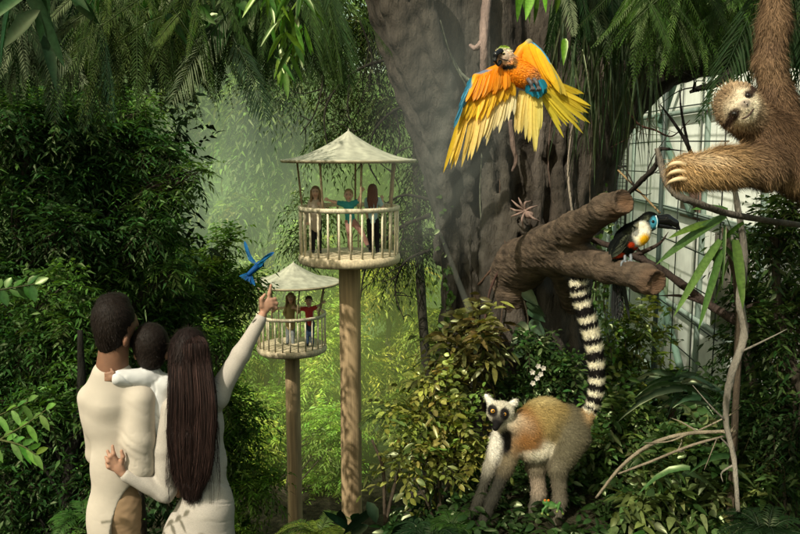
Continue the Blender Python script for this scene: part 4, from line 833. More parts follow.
# hind legs
kk((574, 438, 0), (558, 468, -6), 16, 9.5, gry); kk((558, 468, -6), (560, 500, -2), 8.5, 6.2, (.14, .12, .085)); kk((560, 500, -2), (556, 528, -6), 6, 4.2, (.10, .09, .065))
kk((555, 446, 18), (536, 466, 16), 14, 10.5, gry); kk((536, 466, 16), (539, 494, 18), 8.5, 6.8, (.34, .27, .20)); kk((539, 494, 18), (528, 522, 14), 6, 4, (.08, .075, .055))
for (x, y, w) in ((480, 527, -15), (466, 525, 4), (553, 530, -8), (524, 525, 12)):
    e((x, y, w), (5, 3, 5), drk, k=.01)
    for j in range(4): kk((x - 2, y, w - 4 + j * 2.4), (x - 8, y + 2, w - 5 + j * 3.0), 1.5, 1.1, blk, k=.004)
    kk((x + 1, y, w - 3), (x + 2, y + 2, w - 8), 1.5, 1.0, blk, k=.004)
kk((580, 424, 8), (588, 414, 8), 9, 7, (.38, .25, .12))
P2 = lambda u, v, w, r, col, soft=.45, amt=1: S.paint(L_(u, v, w), r * ls if not np.ndim(r) else np.array(r) * ls, col, soft, amt)
P2(545, 398, 0, (38, 9, 40), (.44, .35, .16), .7, .8); P2(568, 434, -12, (22, 24, 30), (.105, .092, .056), .8, .8); P2(523, 438, -14, (20, 26, 26), (.27, .115, .028), .95, .9); P2(535, 456, -14, (20, 7, 22), (.78, .70, .54), .6, .9)
P2(505, 441, -14, (8, 17, 26), blk, .35, 1); P2(495, 448, 0, (9, 20, 22), (.80, .76, .66), .5, .8)
for u, v in ((492.6, 411.2), (504.4, 414.3)): P2(u, v, -25, (5.8, 7.2, 16), blk, .25)
P2(496, 426.5, -35, (5.0, 7.5, 14), (.006, .005, .005), .3); P2(500, 403, -16, (10, 5, 14), (.42, .38, .30), .6, .7)
S.build('body', M_fur, lem, .0068, smooth=1)
def lflow(P):
    d = np.tile(RT * .8 - UP * .55, (len(P), 1)); low = P[:, 2] < L_(545, 462)[2]; d[low] = -UP * 1 + RT * .1; hd = np.linalg.norm(P - L_(500, 414, -18), axis=1) < .085; d[hd] = nrm(P[hd] - L_(497, 423, -40)); return d
def lmask(P, c): return np.where(np.linalg.norm(P - L_(496, 426, -36), axis=1) < .042, .04, 1.0)
S.fur(60000, lambda P: np.where(np.linalg.norm(P - L_(500, 414, -18), axis=1) < .085, .009, .019), .0013, lflow, parent=lem, lift=.3, mask=lmask, amt=.28)
for u, v in ((492.8, 411.2), (504.3, 414.2)):
    m = MB(); axf = L_(0, 0, 1) - L_(0, 0, 0); c = L_(u, v, -24.5); to = nrm(CAM - c)
    def cf(d): 
        k = d @ to; return (.005, .005, .005) if k > .86 else ((.70, .34, .05) if k > .35 else (.02, .015, .01))
    ball(m, c, 2.1 * ls, None, 32, 24, cf); m.build('eye', M_shiny, lem)
S = Sculpt(.004); tp = [(586, 417, 8), (594, 402, 7), (597, 380, 6), (595, 352, 5), (589, 325, 4), (582, 300, 3), (579, 284, 2), (582, 270, 3)]
tc_ = catmull([L_(*q) for q in tp], 60); tr_ = np.interp(np.linspace(0, 1, 60), [0, .15, .5, .85, 1], [6, 7, 8.3, 9, 6.5]) * ls
for i in range(59): S.cone(tc_[i], tc_[i + 1], tr_[i], tr_[i + 1], crm, k=0)
def tailcol(V):
    d = np.linalg.norm(V[:, None] - tc_[None], axis=2).argmin(1) / 59.; return np.where(((d * 12.2 + .35) % 1 < .55)[:, None], np.array(blk), np.where(d[:, None] > .93, np.array(crm), np.array([.84, .78, .60])))
S.mesh(.0065); S.C = tailcol(S.V + .004 * rng.normal(size=S.V.shape)); tl_ = S.build('tail', M_fur, lem)
S.fur(17000, .019, .0016, lambda P: np.tile(UP - .1 * RT, (len(P), 1)), 'tail_fur', None, tl_, lift=.55, amt=.2)
# --- three toed sloth
Z_, zs = frame(2.6)
slo = thing('sloth', 'smiling brown sloth hanging by one long arm at the right edge', 'sloth', Z_(815, 170, 10))
br = (.115, .068, .038); br2 = (.20, .125, .07); gold = (.40, .25, .11)
S = Sculpt(.03)
def e(c, r, col, **k): S.ell(Z_(*c), [x * zs for x in r], col, **k)
def kk(a, b, ra, rb, col, **k): S.cone(Z_(*a), Z_(*b), ra * zs, rb * zs, col, **k)
e((739, 108, -18), (21.5, 25, 21), br2, rot=-22, k=.02); e((742, 107, -30), (15, 18, 11), (.52, .42, .27), rot=-30, k=.012); e((745, 106, -39), (7, 6.5, 5), (.42, .36, .28), rot=-30, k=.01); e((745.5, 102.5, -43.5), (4.2, 3.0, 2.2), (.10, .08, .07), rot=-40, k=.005)
kk((752, 122, -8), (775, 140, 2), 18, 26, br); e((800, 160, 8), (46, 36, 32), br, rot=18); e((845, 185, 12), (46, 42, 36), br2, rot=14); e((880, 205, 12), (30, 30, 28), br)
kk((764, 140, 0), (764, 167, -12), 19, 19, br); kk((764, 165, -14), (725, 167, -26), 19, 18.5, br2); kk((725, 167, -26), (692, 172, -30), 18.5, 16, gold); e((682, 173, -31), (15, 16, 13), gold, rot=0); 
kk((786, 130, 4), (777, 98, 6), 18, 16, br); kk((777, 98, 6), (769, 62, 6), 14, 12.5, br2); kk((769, 62, 6), (774, 25, 2), 13, 14, br2); kk((774, 25, 2), (776, -20, -4), 13, 11, br2); kk((776, -20, -4), (776, -52, -6), 10, 9, br)
kk((880, 205, 12), (905, 150, 4), 18, 14, br); kk((905, 150, 4), (900, 40, 0), 14, 12, br2); kk((900, 40, 0), (902, -40, 0), 12, 9, br)
P2 = lambda u, v, w, r, col, soft=.45, amt=1: S.paint(Z_(u, v, w), np.array(r) * zs, col, soft, amt)
P2(743, 106, -36, (17.5, 20.5, 27), (.66, .56, .40), .35, 1); P2(757, 118, -30, (5, 10, 20), (.16, .10, .06), .6, .7); P2(730, 86, -20, (16, 10, 30), (.38, .27, .16), .7, .6)
P2(748, 95, -36, (6.6, 5.2, 22), (.03, .018, .012), .4); P2(733.8, 114, -34, (5.6, 6.6, 22), (.03, .018, .012), .4)
for q_ in range(4): P2(750 + q_ * 2.4, 92.5 - q_ * 2.6, -30, (5.2, 4.2, 22), (.045, .026, .018), .5); P2(732 - q_ * 1.6, 118 + q_ * 3, -30, (4.4, 4.8, 22), (.045, .026, .018), .5)
P2(724, 96, -20, (8, 16, 30), (.22, .145, .08), .6, .9)
P2(745.5, 103.5, -44, (6.5, 5.5, 14), (.26, .21, .18), .5, .8); P2(705, 160, -40, (30, 8, 20), (.68, .52, .33), .7, .7); P2(770, 150, -20, (20, 26, 30), (.10, .06, .035), .7, .6); P2(790, 185, -20, (40, 14, 30), (.42, .28, .14), .7, .6); P2(672, 178, -40, (8, 12, 14), (.16, .09, .05), .6, .8)
P2(771, 45, -5, (12, 16, 30), (.13, .08, .05), .8, .7); P2(770, 90, -5, (8, 12, 30), (.13, .08, .05), .8, .7)
S.build('body', M_fur, slo, .0052)
hc = Z_(739, 108, -20)
def sflow(P):
    u = (P - Z_(800, 160)) ; d = np.tile(-UP + RT * .15, (len(P), 1)); r = np.linalg.norm(P - hc, axis=1); h = r < .095; d[h] = nrm(P[h] - Z_(744, 105, -50)); arm = (P[:, 0] < Z_(752, 0)[0]) & ~h; d[arm] = -UP * .8 + RT * .75
    upa = (P[:, 2] > Z_(0, 95)[2]) & ~h & ~arm; d[upa] = -UP; return d + .25 * wave(P, 30, 4, 2)[:, None] * RT
def sL(P):
    r = np.linalg.norm(P - Z_(743, 106, -32), axis=1); return np.where(r < .062, .006, np.where(r < .09, .014, .034))
def smask(P, c): return np.where(np.linalg.norm(P - Z_(745, 103, -43), axis=1) < .016, 0.02, np.where(P[:, 0] < Z_(676, 0)[0], .6, 1.0)) * (P[:, 0] < Z_(830, 0)[0])
S.fur(70000, sL, .0013, sflow, parent=slo, lift=.20, mask=smask, amt=.42, bright=1.05)
for u, v, r in ((747.6, 95.4, 2.6), (734.3, 113.8, 2.6)):
    m = MB(); ball(m, Z_(u, v, -40.5 if u > 740 else -39.5), r * zs, (.012, .008, .006), 24, 16); m.build('eye', M_shiny, slo)
m = MB(); tube(m, [Z_(741.5, 118.5, -38), Z_(745, 117.6, -41.5), Z_(749.5, 114.5, -42), Z_(753.5, 108.5, -40), Z_(755, 103.5, -37)], [.35 * zs, .75 * zs, .8 * zs, .7 * zs, .3 * zs], (.045, .02, .015), 6, 14); m.build('mouth', M_paint, slo)
for a in (-1, 1):
    m = MB(); c = Z_(745.8 + a * 1.5, 103 + a * 1.3, -45.3); ball(m, c, .7 * zs, (.006, .005, .005), 10, 8); m.build('nostril', M_shiny, slo)
for j, (dy) in enumerate((-7, 0, 7)):
    m = MB(); tube(m, [Z_(686, 172 + dy, -44), Z_(678, 171 + dy * 1.15, -46), Z_(671, 173 + dy * 1.2, -43), Z_(666.5, 177 + dy * 1.15, -36)], [2.3 * zs, 2.3 * zs, 1.8 * zs, .6 * zs], (.74, .56, .33), 8, 14); m.build('claw', M_paint, slo)
for j in (-6, 0, 6):
    m = MB(); tube(m, [Z_(776 + j, -50, -8), Z_(776 + j, -66, -12), Z_(776 + j, -78, -4), Z_(776 + j, -70, 6)], [2.4 * zs, 2.3 * zs, 1.8 * zs, .6 * zs], (.6, .5, .35), 8, 12); m.build('claw', M_paint, slo)
# --- blue and yellow macaw in flight
M_, ms = frame(4.5)
mac = thing('macaw', 'blue and yellow macaw flying with wings spread before the fig trunk', 'parrot', M_(522, 76, 0))
OR = (.85, .32, .015); YE = (.86, .56, .03); BL = (.03, .24, .46); OL = (.48, .40, .07)
S = Sculpt(.02)
def e(c, r, col, **k): S.ell(M_(*c), [x * ms for x in r], col, **k)
def kk(a, b, ra, rb, col, **k): S.cone(M_(*a), M_(*b), ra * ms, rb * ms, col, **k)
e((519, 73, 0), (21, 13, 13), OR, rot=24); e((510, 66, -2), (11, 10, 10), OR); kk((508, 64, -3), (503.5, 58, -7), 9.5, 8.5, OR); e((503.5, 56, -8), (9.2, 9.6, 8.5), (.80, .80, .76), k=.01)
kk((528, 78, 1), (541, 90, 2), 10, 5, (.04, .28, .40))
P2 = lambda u, v, w, r, col, soft=.45, amt=1: S.paint(M_(u, v, w), np.array(r) * ms, col, soft, amt)
P2(504, 47.5, -8, (10, 5.0, 12), (.28, .42, .04), .4); P2(513, 56, -2, (5, 9, 9), (.05, .40, .45), .6, .8); P2(507, 67, -12, (10, 3.2, 8), (.01, .01, .012), .4); P2(514, 62, -12, (3, 6, 8), (.02, .02, .02), .5, .7); P2(536, 88, 0, (12, 8, 20), (.02, .30, .50), .6, .9)
S.build('body', M_feather, mac, .0048)
S.fur(9000, .014, .0045, lambda P: np.tile(RT * .9 - UP * .4, (len(P), 1)), 'plumage', M_feather, mac, lift=.15, amt=.14, mask=lambda P, c: np.where(np.linalg.norm(P - M_(501, 57, -12), axis=1) < .045, .02, 1.))
S = Sculpt(.006)
kk((500.5, 51.5, -15), (496, 54.5, -19), 3.4, 3.0, (.012, .012, .014)); kk((496, 54.5, -19), (495, 60.5, -19), 2.9, 1.8, (.012, .012, .014)); kk((495, 60.5, -19), (497.2, 65, -17), 2.0, .6, (.012, .012, .014)); kk((500, 62, -14), (498.6, 65, -16), 2.4, 1.5, (.015, .015, .015)); S.build('beak', M_shiny, mac, .003)
m = MB(); c = M_(503.6, 53.6, -15.9); to = nrm(CAM - c); ball(m, c, 1.75 * ms, None, 24, 16, lambda d: (.004, .004, .004) if d @ to > .75 else (.75, .65, .25)); m.build('eye', M_shiny, mac)
m = MB()
for k in range(4): q = [(499 + k * 1.8, 57.5 + k * .6, -17.0 + k * .5), (503 + k * 1.8, 59.5 + k * .4, -16.3 + k * .6), (508 + k * .9, 58 + k * 1.3, -14.2)]; tube(m, [M_(*x) for x in q], [.25 * ms] * 2, (.04, .04, .04), 4, 8)
m.build('face_stripe', M_paint, mac)
def wing(name, roots, tips, wid, colr, w_=(0, 0), nrm_=None, n=10, prof=FEATH, curl=0.02, cov=None):
    """feathers between two guide rows given as pixel polylines"""
    m = MB(); R_ = catmull([M_(*q) for q in roots], n); Tp = catmull([M_(*q) for q in tips], n); d = Tp - R_; L = np.linalg.norm(d, axis=1)
    col = np.array([np.array(colr[0]) * (1 - t) + np.array(colr[1]) * t for t in np.linspace(0, 1, n)]) * (1 + .12 * rng.normal(size=(n, 1)))
    off = -FW * np.linspace(0, .02, n)[:, None] * 1.0
    leaves(m, R_ + off, d + .02 * rng.normal(size=(n, 3)) * L[:, None], nrm(-FW + .25 * rng.normal(size=(n, 3))), L * (1 + .09 * rng.normal(size=n)), wid * ms * (.8 + .4 * rng.random(n)), np.clip(col, .01, 1), prof, 0, .10, tip=.8, base=1.1, curl=curl)
    return m
wg = wing('w', [(471, 84, 0), (474, 86, 1), (483, 86, 2), (494, 84, 3), (505, 82, 4), (514, 84, 5)], [(450, 158, -14), (456, 163, -10), (469, 160, -6), (480, 143, -2), (494, 133, 2), (513, 113, 5)], 4.6, (YE, (.74, .66, .42)), n=36)
gw = wg.build('flight_feathers', M_feather, mac)
m = wing('w', [(474, 78, -2), (480, 78, -2), (492, 74, -2), (502, 72, -2), (510, 76, -2)], [(458, 122, -10), (466, 124, -7), (480, 118, -4), (497, 103, 0), (514, 96, 2)], 5.4, (YE, (.86, .50, .03)), n=28); m.build('covert_feathers', M_feather, mac)
m = wing('w', [(478, 75, -4), (486, 73, -4), (496, 70, -4), (506, 68, -4)], [(468, 100, -8), (478, 100, -6), (492, 94, -3), (508, 88, -1)], 5, (OR, OR), n=26); m.V[0] += -FW * .012; m.build('covert_feathers', M_feather, mac)
m = MB(); S = Sculpt(.012); 
for a, b, r1, r2, c in (((507, 66, 0), (492, 72, -2), 7, 5, OR), ((492, 72, -2), (476, 77, -4), 5, 3.4, OR), ((476, 77, -4), (463, 106, -9), 3.2, 1.8, YE)): kk(a, b, r1, r2, c)
S.paint(M_(466, 92, -6), np.array([7, 28, 40]) * ms, BL, .25, .9); S.paint(M_(480, 72, -3), np.array([14, 3.5, 40]) * ms, BL, .5, .8); S.build('wing', M_feather, mac, .005)
m = wing('w', [(476, 75.5, -3), (470, 84, -5), (465, 95, -8), (462, 106, -10)], [(468, 82, -6), (463, 96, -9), (458, 112, -12), (453, 130, -14)], 3.4, ((.05, .30, .50), (.06, .26, .42)), n=16); m.build('edge_feathers', M_feather, mac)
# far wing, raised and folded forward
S = Sculpt(.012)
for a, b, r1, r2, c in (((515, 62, 6), (522, 50, 6), 6.5, 5, OR), ((522, 50, 6), (529, 42, 4), 5, 3, YE), ((529, 42, 4), (544, 58, 2), 3, 2, BL)): kk(a, b, r1, r2, c)
S.build('wing', M_feather, mac, .005)
m = wing('w', [(519, 56, 2), (524, 48, 2), (530, 44, 1), (538, 50, 0)], [(530, 80, 4), (541, 84, 2), (551, 88, 0), (559, 94, -4)], 7, (OR, YE), n=15); m.build('covert_feathers', M_feather, mac)
m = wing('w', [(532, 50, 3), (538, 52, 2), (543, 57, 1), (548, 66, 0)], [(548, 95, 4), (556, 84, 2), (560, 90, 0), (560, 96, -2)], 6, (YE, OL), n=11); m.build('flight_feathers', M_feather, mac)
m = wing('w', [(528, 40.5, 3), (535, 45, 2), (542, 53, 1), (549, 67, 0)], [(541, 50, 2), (548, 61, 1), (555, 78, 0), (560, 95, -3)], 4.0, ((.10, .45, .75), (.12, .40, .62)), n=14); m.build('edge_feathers', M_feather, mac)
m = wing('w', [(520, 90, 4), (524, 91, 3), (530, 91, 2), (535, 91, 2), (539, 90, 2)], [(514, 128, 6), (519, 134, 4), (527, 136, 2), (535, 146, 0), (540, 128, 0)], 5.2, ((.80, .64, .26), (.64, .56, .14)), n=13); m.build('tail_feathers', M_feather, mac)
m = wing('w', [(538, 89, 3), (541, 88, 2), (543, 86, 2), (544, 84, 2), (545, 80, 3)], [(562, 134, 8), (578, 132, 6), (584, 118, 6), (586, 107, 8), (578, 92, 10)], 4.2, ((.62, .52, .05), (.74, .56, .05)), n=17); m.build('tail_feathers', M_feather, mac)
m = wing('w', [(528, 84, -6), (534, 83, -7), (540, 80, -6)], [(527, 95, -4), (538, 98, -5), (546, 90, -3)], 6, ((.02, .28, .50), (.03, .33, .5)), n=9); m.build('vent_feathers', M_feather, mac)
m = MB()
for x in (531, 537): 
    tube(m, [M_(x - 3, 79, -11), M_(x, 83, -15), M_(x + 1, 87, -14)], [2.2 * ms, 2 * ms, 1.5 * ms], (.09, .08, .08), 8, 8)
    for j in (-1.6, 0, 1.6): tube(m, [M_(x + 1, 86, -15), M_(x + 2 + j, 89, -18), M_(x + j, 91.5, -15)], [1.1 * ms, 1 * ms, .4 * ms], (.08, .07, .07), 6, 8)
m.build('feet', M_paint, mac)
# --- toucan
T_, ts = frame(3.98)
tou = thing('toucan', 'black toucan with blue face and white and yellow throat on the sawn branch', 'toucan', T_(627, 259, 2))
S = Sculpt(.02); B_ = (.003, .0035, .005)
def e(c, r, col, **k): S.ell(T_(*c), [x * ts for x in r], col, **k)
def kk(a, b, ra, rb, col, **k): S.cone(T_(*a), T_(*b), ra * ts, rb * ts, col, **k)
e((627, 240, 0), (13, 16, 12), B_, rot=28); kk((634, 232, -1), (648, 222, -2), 10, 8.5, B_); e((650, 221, -3), (9, 9.3, 8), B_); e((641, 236, -5), (8.5, 12, 8), (.85, .83, .72), rot=38, k=.008); kk((620, 252, 1), (616, 260, 3), 7, 4, B_)
P2 = lambda u, v, w, r, col, soft=.45, amt=1: S.paint(T_(u, v, w), np.array(r) * ts, col, soft, amt)
P2(642, 233, -12, (10.5, 14, 14), (.95, .93, .85), .25); P2(645, 240, -12, (7.5, 8, 14), (1.0, .60, .02), .5, 1); P2(636, 231, -12, (4, 6, 10), B_, .3, .6); P2(632, 245, -12, (4, 3.4, 16), (.55, .05, .012), .3); P2(638, 248.5, -10, (6, 2.2, 16), (.5, .05, .012), .4); P2(619, 255, -6, (6.5, 3.6, 14), (.60, .06, .02), .35)
P2(653.6, 222.5, -8, (5.6, 7.2, 12), (.10, .50, .72), .35); P2(631, 249.5, -10, (5, 3, 16), B_, .4, .5)
S.build('body', M_feather, tou, .0042)
S.fur(5000, .010, .0030, lambda P: np.tile(-RT * .8 - UP * .7, (len(P), 1)), 'plumage', M_feather, tou, lift=.08, amt=.2)
m = MB(); leaves(m, [T_(634, 226, -10), T_(631, 229, -10.5), T_(629, 231, -11), T_(627, 234, -11)], np.array([T_(612, 257, -6) - T_(634, 226, -10), T_(609, 254, -4) - T_(631, 229, -10), T_(608, 250, -3) - T_(629, 231, -10), T_(611, 259, -4) - T_(627, 234, -10)]), nrm(-FW - .3 * RT), np.array([38, 33, 27, 28]) * ts, np.array([11, 11, 10, 9]) * ts, (.004, .005, .009), FEATH, 0, .15); m.build('wing', M_feather, tou)
S = Sculpt(.004); K_ = (.008, .008, .009)
kk((657, 219.8, -3), (667, 219.3, -4), 5.0, 5.4, K_); kk((667, 219.3, -4), (675, 223, -4.5), 5.4, 4.0, K_); kk((675, 223, -4.5), (680.5, 230.5, -5), 3.4, .7, K_); S.build('upper_bill', M_shiny, tou, .0028)
S = Sculpt(.004); kk((657, 225, -3), (668, 226.8, -4), 2.8, 2.2, K_); kk((668, 226.8, -4), (678, 229.5, -5), 2.0, .7, K_); S.build('lower_bill', M_shiny, tou, .0026)
m = MB(); c = T_(652.6, 221.5, -10.4); to = nrm(CAM - c); ball(m, c, 2.0 * ts, None, 24, 16, lambda d: (.004, .004, .004) if d @ to > .6 else (.02, .12, .22)); m.build('eye', M_shiny, tou)
m = MB(); tube(m, [T_(655.8, 215.5, -9.5), T_(657, 221, -9.6), T_(656.5, 228, -8.5)], [.7 * ts, .8 * ts, .6 * ts], (.70, .84, .84), 6, 10); m.build('bill_band', M_paint, tou)
m = MB()
for x in (624, 630):
    tube(m, [T_(x, 252, -2), T_(x + 1, 258, -6), T_(x + .5, 262, -7)], [1.8 * ts, 1.4 * ts, 1.5 * ts], (.16, .18, .20), 8, 8)
    for j in (-2.2, 1.8): tube(m, [T_(x + .5, 261, -7), T_(x + j, 262.5, -11), T_(x + j * 1.4, 267, -12)], [1.5 * ts, 1.4 * ts, .6 * ts], (.15, .17, .19), 6, 8)
m.build('feet', M_paint, tou)
m = MB(); n = 15; s0 = np.array([T_(617 + rng.normal(), 258, 8 + 2 * rng.random()) for _ in range(n)]); s1 = np.array([T_(620 + 3.5 * rng.normal(), 316 + 6 * rng.random(), 24 + 2 * rng.random()) for _ in range(n)])
leaves(m, s0, s1 - s0, nrm(-FW + .3 * rng.normal(size=(n, 3))), np.linalg.norm(s1 - s0, axis=1), 5.0 * ts, (.035, .037, .040), FEATH, 0, .1)
n = 260; tt = rng.random(n) ** .8; P = T_(617, 262, 9) * (1 - tt[:, None]) + T_(620, 316, 24) * tt[:, None] + rng.normal(size=(n, 3)) * .006
leaves(m, P, -UP + .45 * rng.normal(size=(n, 3)), -FW, .025, .005, vary((.05, .052, .055), n), LANCE, 0); m.build('tail', M_feather, tou)
# --- small blue macaw far off
V_, vs_ = frame(12.5)
bm = thing('macaw', 'small blue macaw flying above the lower hut roof', 'parrot', V_(254, 270))
S = Sculpt(.04); b1 = (.01, .10, .36)
S.cone(V_(258, 266), V_(249, 274), 3.4 * vs_, 2.4 * vs_, b1); S.ell(V_(260, 264, -1), [3.1 * vs_] * 3, b1); S.cone(V_(262.5, 264, -2), V_(264, 267, -2.5), 1.4 * vs_, .5 * vs_, (.01, .01, .012)); S.build('body', M_feather, bm, .45 * vs_)
for roots, tips, n in (([(257, 264, -1), (252, 261, 0), (249, 257, 1)], [(249, 259, 4), (246, 248, 4), (245, 243, 3)], 9), ([(256, 267, -2), (260, 262, -4), (263, 259, -5)], [(262, 264, -6), (268, 257, -8), (273, 253, -9)], 9)):
    m = MB(); R_ = catmull([V_(*q) for q in roots], n); Tp = catmull([V_(*q) for q in tips], n); leaves(m, R_, Tp - R_, nrm(-FW + .3 * rng.normal(size=(n, 3))), np.linalg.norm(Tp - R_, axis=1) * 1.15, 3.6 * vs_, vary((.015, .15, .42), n, .2), FEATH, 0); m.build('wing', M_feather, bm)
m = MB(); n = 9; R_ = np.array([V_(250, 273)] * n); Tp = np.array([V_(239 + k * 2.0, 275 + k * 1.3 + rng.random() * 2, rng.normal()) for k in range(n)]); leaves(m, R_, Tp - R_, -FW, np.linalg.norm(Tp - R_, axis=1), 2.4 * vs_, vary((.01, .12, .38), n, .2), FEATH, 0); m.build('tail_feathers', M_feather, bm)
# --- spider
X_, xs_ = frame(5.42)
sp = thing('spider', 'large pale brown spider clinging to the fig trunk above the sawn branch', 'spider', X_(527, 212, 0)); sc_c = (.26, .18, .15)
S = Sculpt(.01); S.ell(X_(529, 214, 0), np.array([5.2, 4.6, 4]) * xs_, sc_c, rot=30); S.ell(X_(524, 210.5, 0), np.array([3.4, 3.2, 2.6]) * xs_, sc_c); S.ell(X_(521.4, 209, -.5), np.array([1.3, 1.1, 1.2]) * xs_, sc_c); S.build('body', M_fur, sp, .004)
for kx, ky, ex_, ey_ in ((518, 206, 511.5, 200), (516, 210.5, 510, 208), (521, 203, 518.5, 197.5), (525, 203, 531, 200.5), (518, 214, 511, 216.5), (522, 219, 523, 228), (530, 208, 538, 205.5), (533, 218, 541, 222)):
    m = MB(); tube(m, [X_(525, 211, 0), X_(kx, ky, -5), X_((kx + ex_) / 2, (ky + ey_) / 2, -3), X_(ex_, ey_, 2)], np.array([1.2, 1.25, .9, .4]) * xs_, sc_c, 6, 14); m.build('leg', M_fur, sp)
# --- tree frog
F_, fs = frame(4.3)
fr = thing('tree_frog', 'tiny bright green tree frog with an orange eye by the lemur hind feet', 'frog', F_(549, 508)); gc = (.05, .14, .025)
S = Sculpt(.008); S.ell(F_(551, 505, 0), np.array([6.4, 3.6, 4]) * fs, gc, rot=20); S.ell(F_(546, 502.5, -1), np.array([3.8, 3, 3.4]) * fs, gc); S.ell(F_(551, 507, 0), np.array([4.5, 2.2, 3]) * fs, (.55, .60, .30))
for a, b, c in (((547, 506, -3), (543, 510, -4), (542, 514, -5)), ((556, 507, -2), (560, 503, -4), (557, 512, -5)), ((548, 507, 2), (546, 512, 2), (548, 515, 1)), ((556, 507, 2), (561, 509, 2), (563, 514, 2))):
    S.cone(F_(*a), F_(*b), 1.4 * fs, 1.1 * fs, gc); S.cone(F_(*b), F_(*c), 1.1 * fs, .8 * fs, gc); S.ell(F_(*c), np.array([1.1, .8, 1.1]) * fs, (.25, .25, .05))
S.build('body', M_paint, fr, .003)
for x, w in ((545, -3.2), (548.5, -2.8)): m = MB(); c = F_(x, 500.6, w); to = nrm(CAM - c); ball(m, c, 1.2 * fs, None, 16, 12, lambda d: (.005, .005, .005) if d @ to > .85 else (.9, .25, .01)); m.build('eye', M_shiny, fr)
# ================================================================== plants close by
def P4(*q): return [at(u, v, D) for u, v, D in q]
# overhead branches carrying the hanging plants
def branch(name, label, pts, r, col=(.07, .055, .04), cat='branch', twigs=0):
    b = P4(*pts); t = thing(name, label, cat, b[0]); m = MB(); D = pts[0][2]; tube(m, b, np.array(r) * D / 800, col, 9, len(pts) * 9, .07)
    pc = catmull(b, 40)
    for _ in range(twigs):
        q = pc[rng.integers(5, 38)]; L = D * .05 * (.5 + rng.random()); d = rdir(1)[0] * [1, .6, 1]; tube(m, [q, q + d * L * .5 + rng.normal(size=3) * L * .1, q + d * L], [r[-1] * D / 800 * .7, .0015], col, 5, 8)
    m.build('bark', M_bark, t); return t
branch('overhead_branch', 'leafy bough above the upper left corner carrying ferns', [(-160, -60, 4.3), (60, -34, 4.2), (220, -44, 4.1), (420, -70, 4.3)], [14, 12, 10, 5])
branch('overhead_branch', 'sturdy bough above the sloth at the upper right', [(560, -40, 4.4), (660, -62, 3.4), (790, -66, 2.6), (1000, -70, 2.3)], [8, 12, 16, 15])
def hang(name, label, u0, u1, v0, v1, D, n, ll, lw, nl, col, cat='fern', ang=.75, droop=.35, lat=.35, col2=None, prof=LANCE, ldroop=.4, mat=None, group=None, dj=.25, vj=.35, rw=.003, fwdj=.3):
    t = thing(name, label, cat, at((u0 + u1) / 2, v0, D), group); m = MB()
    for k in range(n):
        u = u0 + (u1 - u0) * rng.random(); d = D * (1 + dj * (rng.random() - .5)); v = v0 + (v1 - v0) * .35 * rng.random() - 25 * rng.random(); L = (v1 - v) * d / 800 * (1 - vj * rng.random())
        dr = -UZ + RT * lat * rng.normal() + FW * fwdj * rng.normal() + UZ * .35 * rng.random()
        c = np.asarray(col if col2 is None or rng.random() < .5 else col2) * (.5 + .8 * rng.random())
        frond(m, at(u, v, d), dr, L, nl, ll * (.7 + .5 * rng.random()), lw, c, droop=droop * .5, ang=ang, prof=prof, ldroop=ldroop, up=-FW + .5 * rng.normal(size=3), rw=rw, vees=.1)
    m.build('fronds', mat or M_leaf, t); return t
hang('hanging_fern', 'dense cascade of fine feathery green fern in the upper left', 85, 200, -20, 112, 3.9, 230, .034, .0055, 30, (.035, .075, .015), col2=(.065, .11, .02), ang=.95, lat=.6, vj=.65)
hang('hanging_fern', 'dark fern drooping beside the bright broad leaves near the upper left', 160, 285, -20, 76, 4.2, 130, .042, .009, 32, (.016, .042, .012), col2=(.03, .07, .016), vj=.55)
hang('hanging_fern', 'dark fern curtain in the extreme upper left corner', -20, 110, -30, 92, 4.4, 130, .05, .010, 30, (.009, .028, .011), col2=(.018, .045, .016))
hang('hanging_palm', 'grey green palm frond fanning out over the misty gap', 205, 245, 20, 104, 4.0, 6, .13, .007, 34, (.03, .065, .032), cat='palm', ang=.8, lat=1.1, ldroop=.5, droop=.8)
hang('hanging_palm', 'blue green palm sprays at the left under the big leaves', 35, 120, 0, 118, 4.1, 9, .11, .007, 32, (.022, .055, .03), cat='palm', lat=.7, ldroop=.5)
hang('hanging_palm', 'pale sunlit palm tips drooping left of the tall hut roof', 286, 330, -30, 84, 4.6, 20, .12, .007, 36, (.07, .13, .035), cat='palm', col2=(.03, .07, .025), lat=.6, ldroop=.5)
hang('hanging_fern', 'soft light green fern curtain left of the raised sloth arm', 640, 755, -25, 76, 3.7, 270, .028, .005, 30, (.06, .13, .02), col2=(.035, .08, .016), ang=.9, lat=.5, vj=.6)
hang('hanging_palm', 'dark palm fronds hanging at the right of the raised sloth arm', 780, 840, -30, 120, 3.1, 14, .12, .008, 32, (.02, .05, .02), cat='palm', lat=.45, ldroop=.6)
hang('hanging_fern', 'dark fern mass shading the upper right above the arching limb', 560, 840, -35, 48, 4.9, 210, .06, .011, 28, (.010, .028, .010), col2=(.02, .05, .016), vj=.5, lat=.25)
hang('hanging_fern', 'ragged fern growing along the underside of the arching fig limb', 606, 700, 30, 84, 5.0, 34, .04, .008, 24, (.02, .05, .015), col2=(.05, .10, .02), vj=.7, lat=.25)
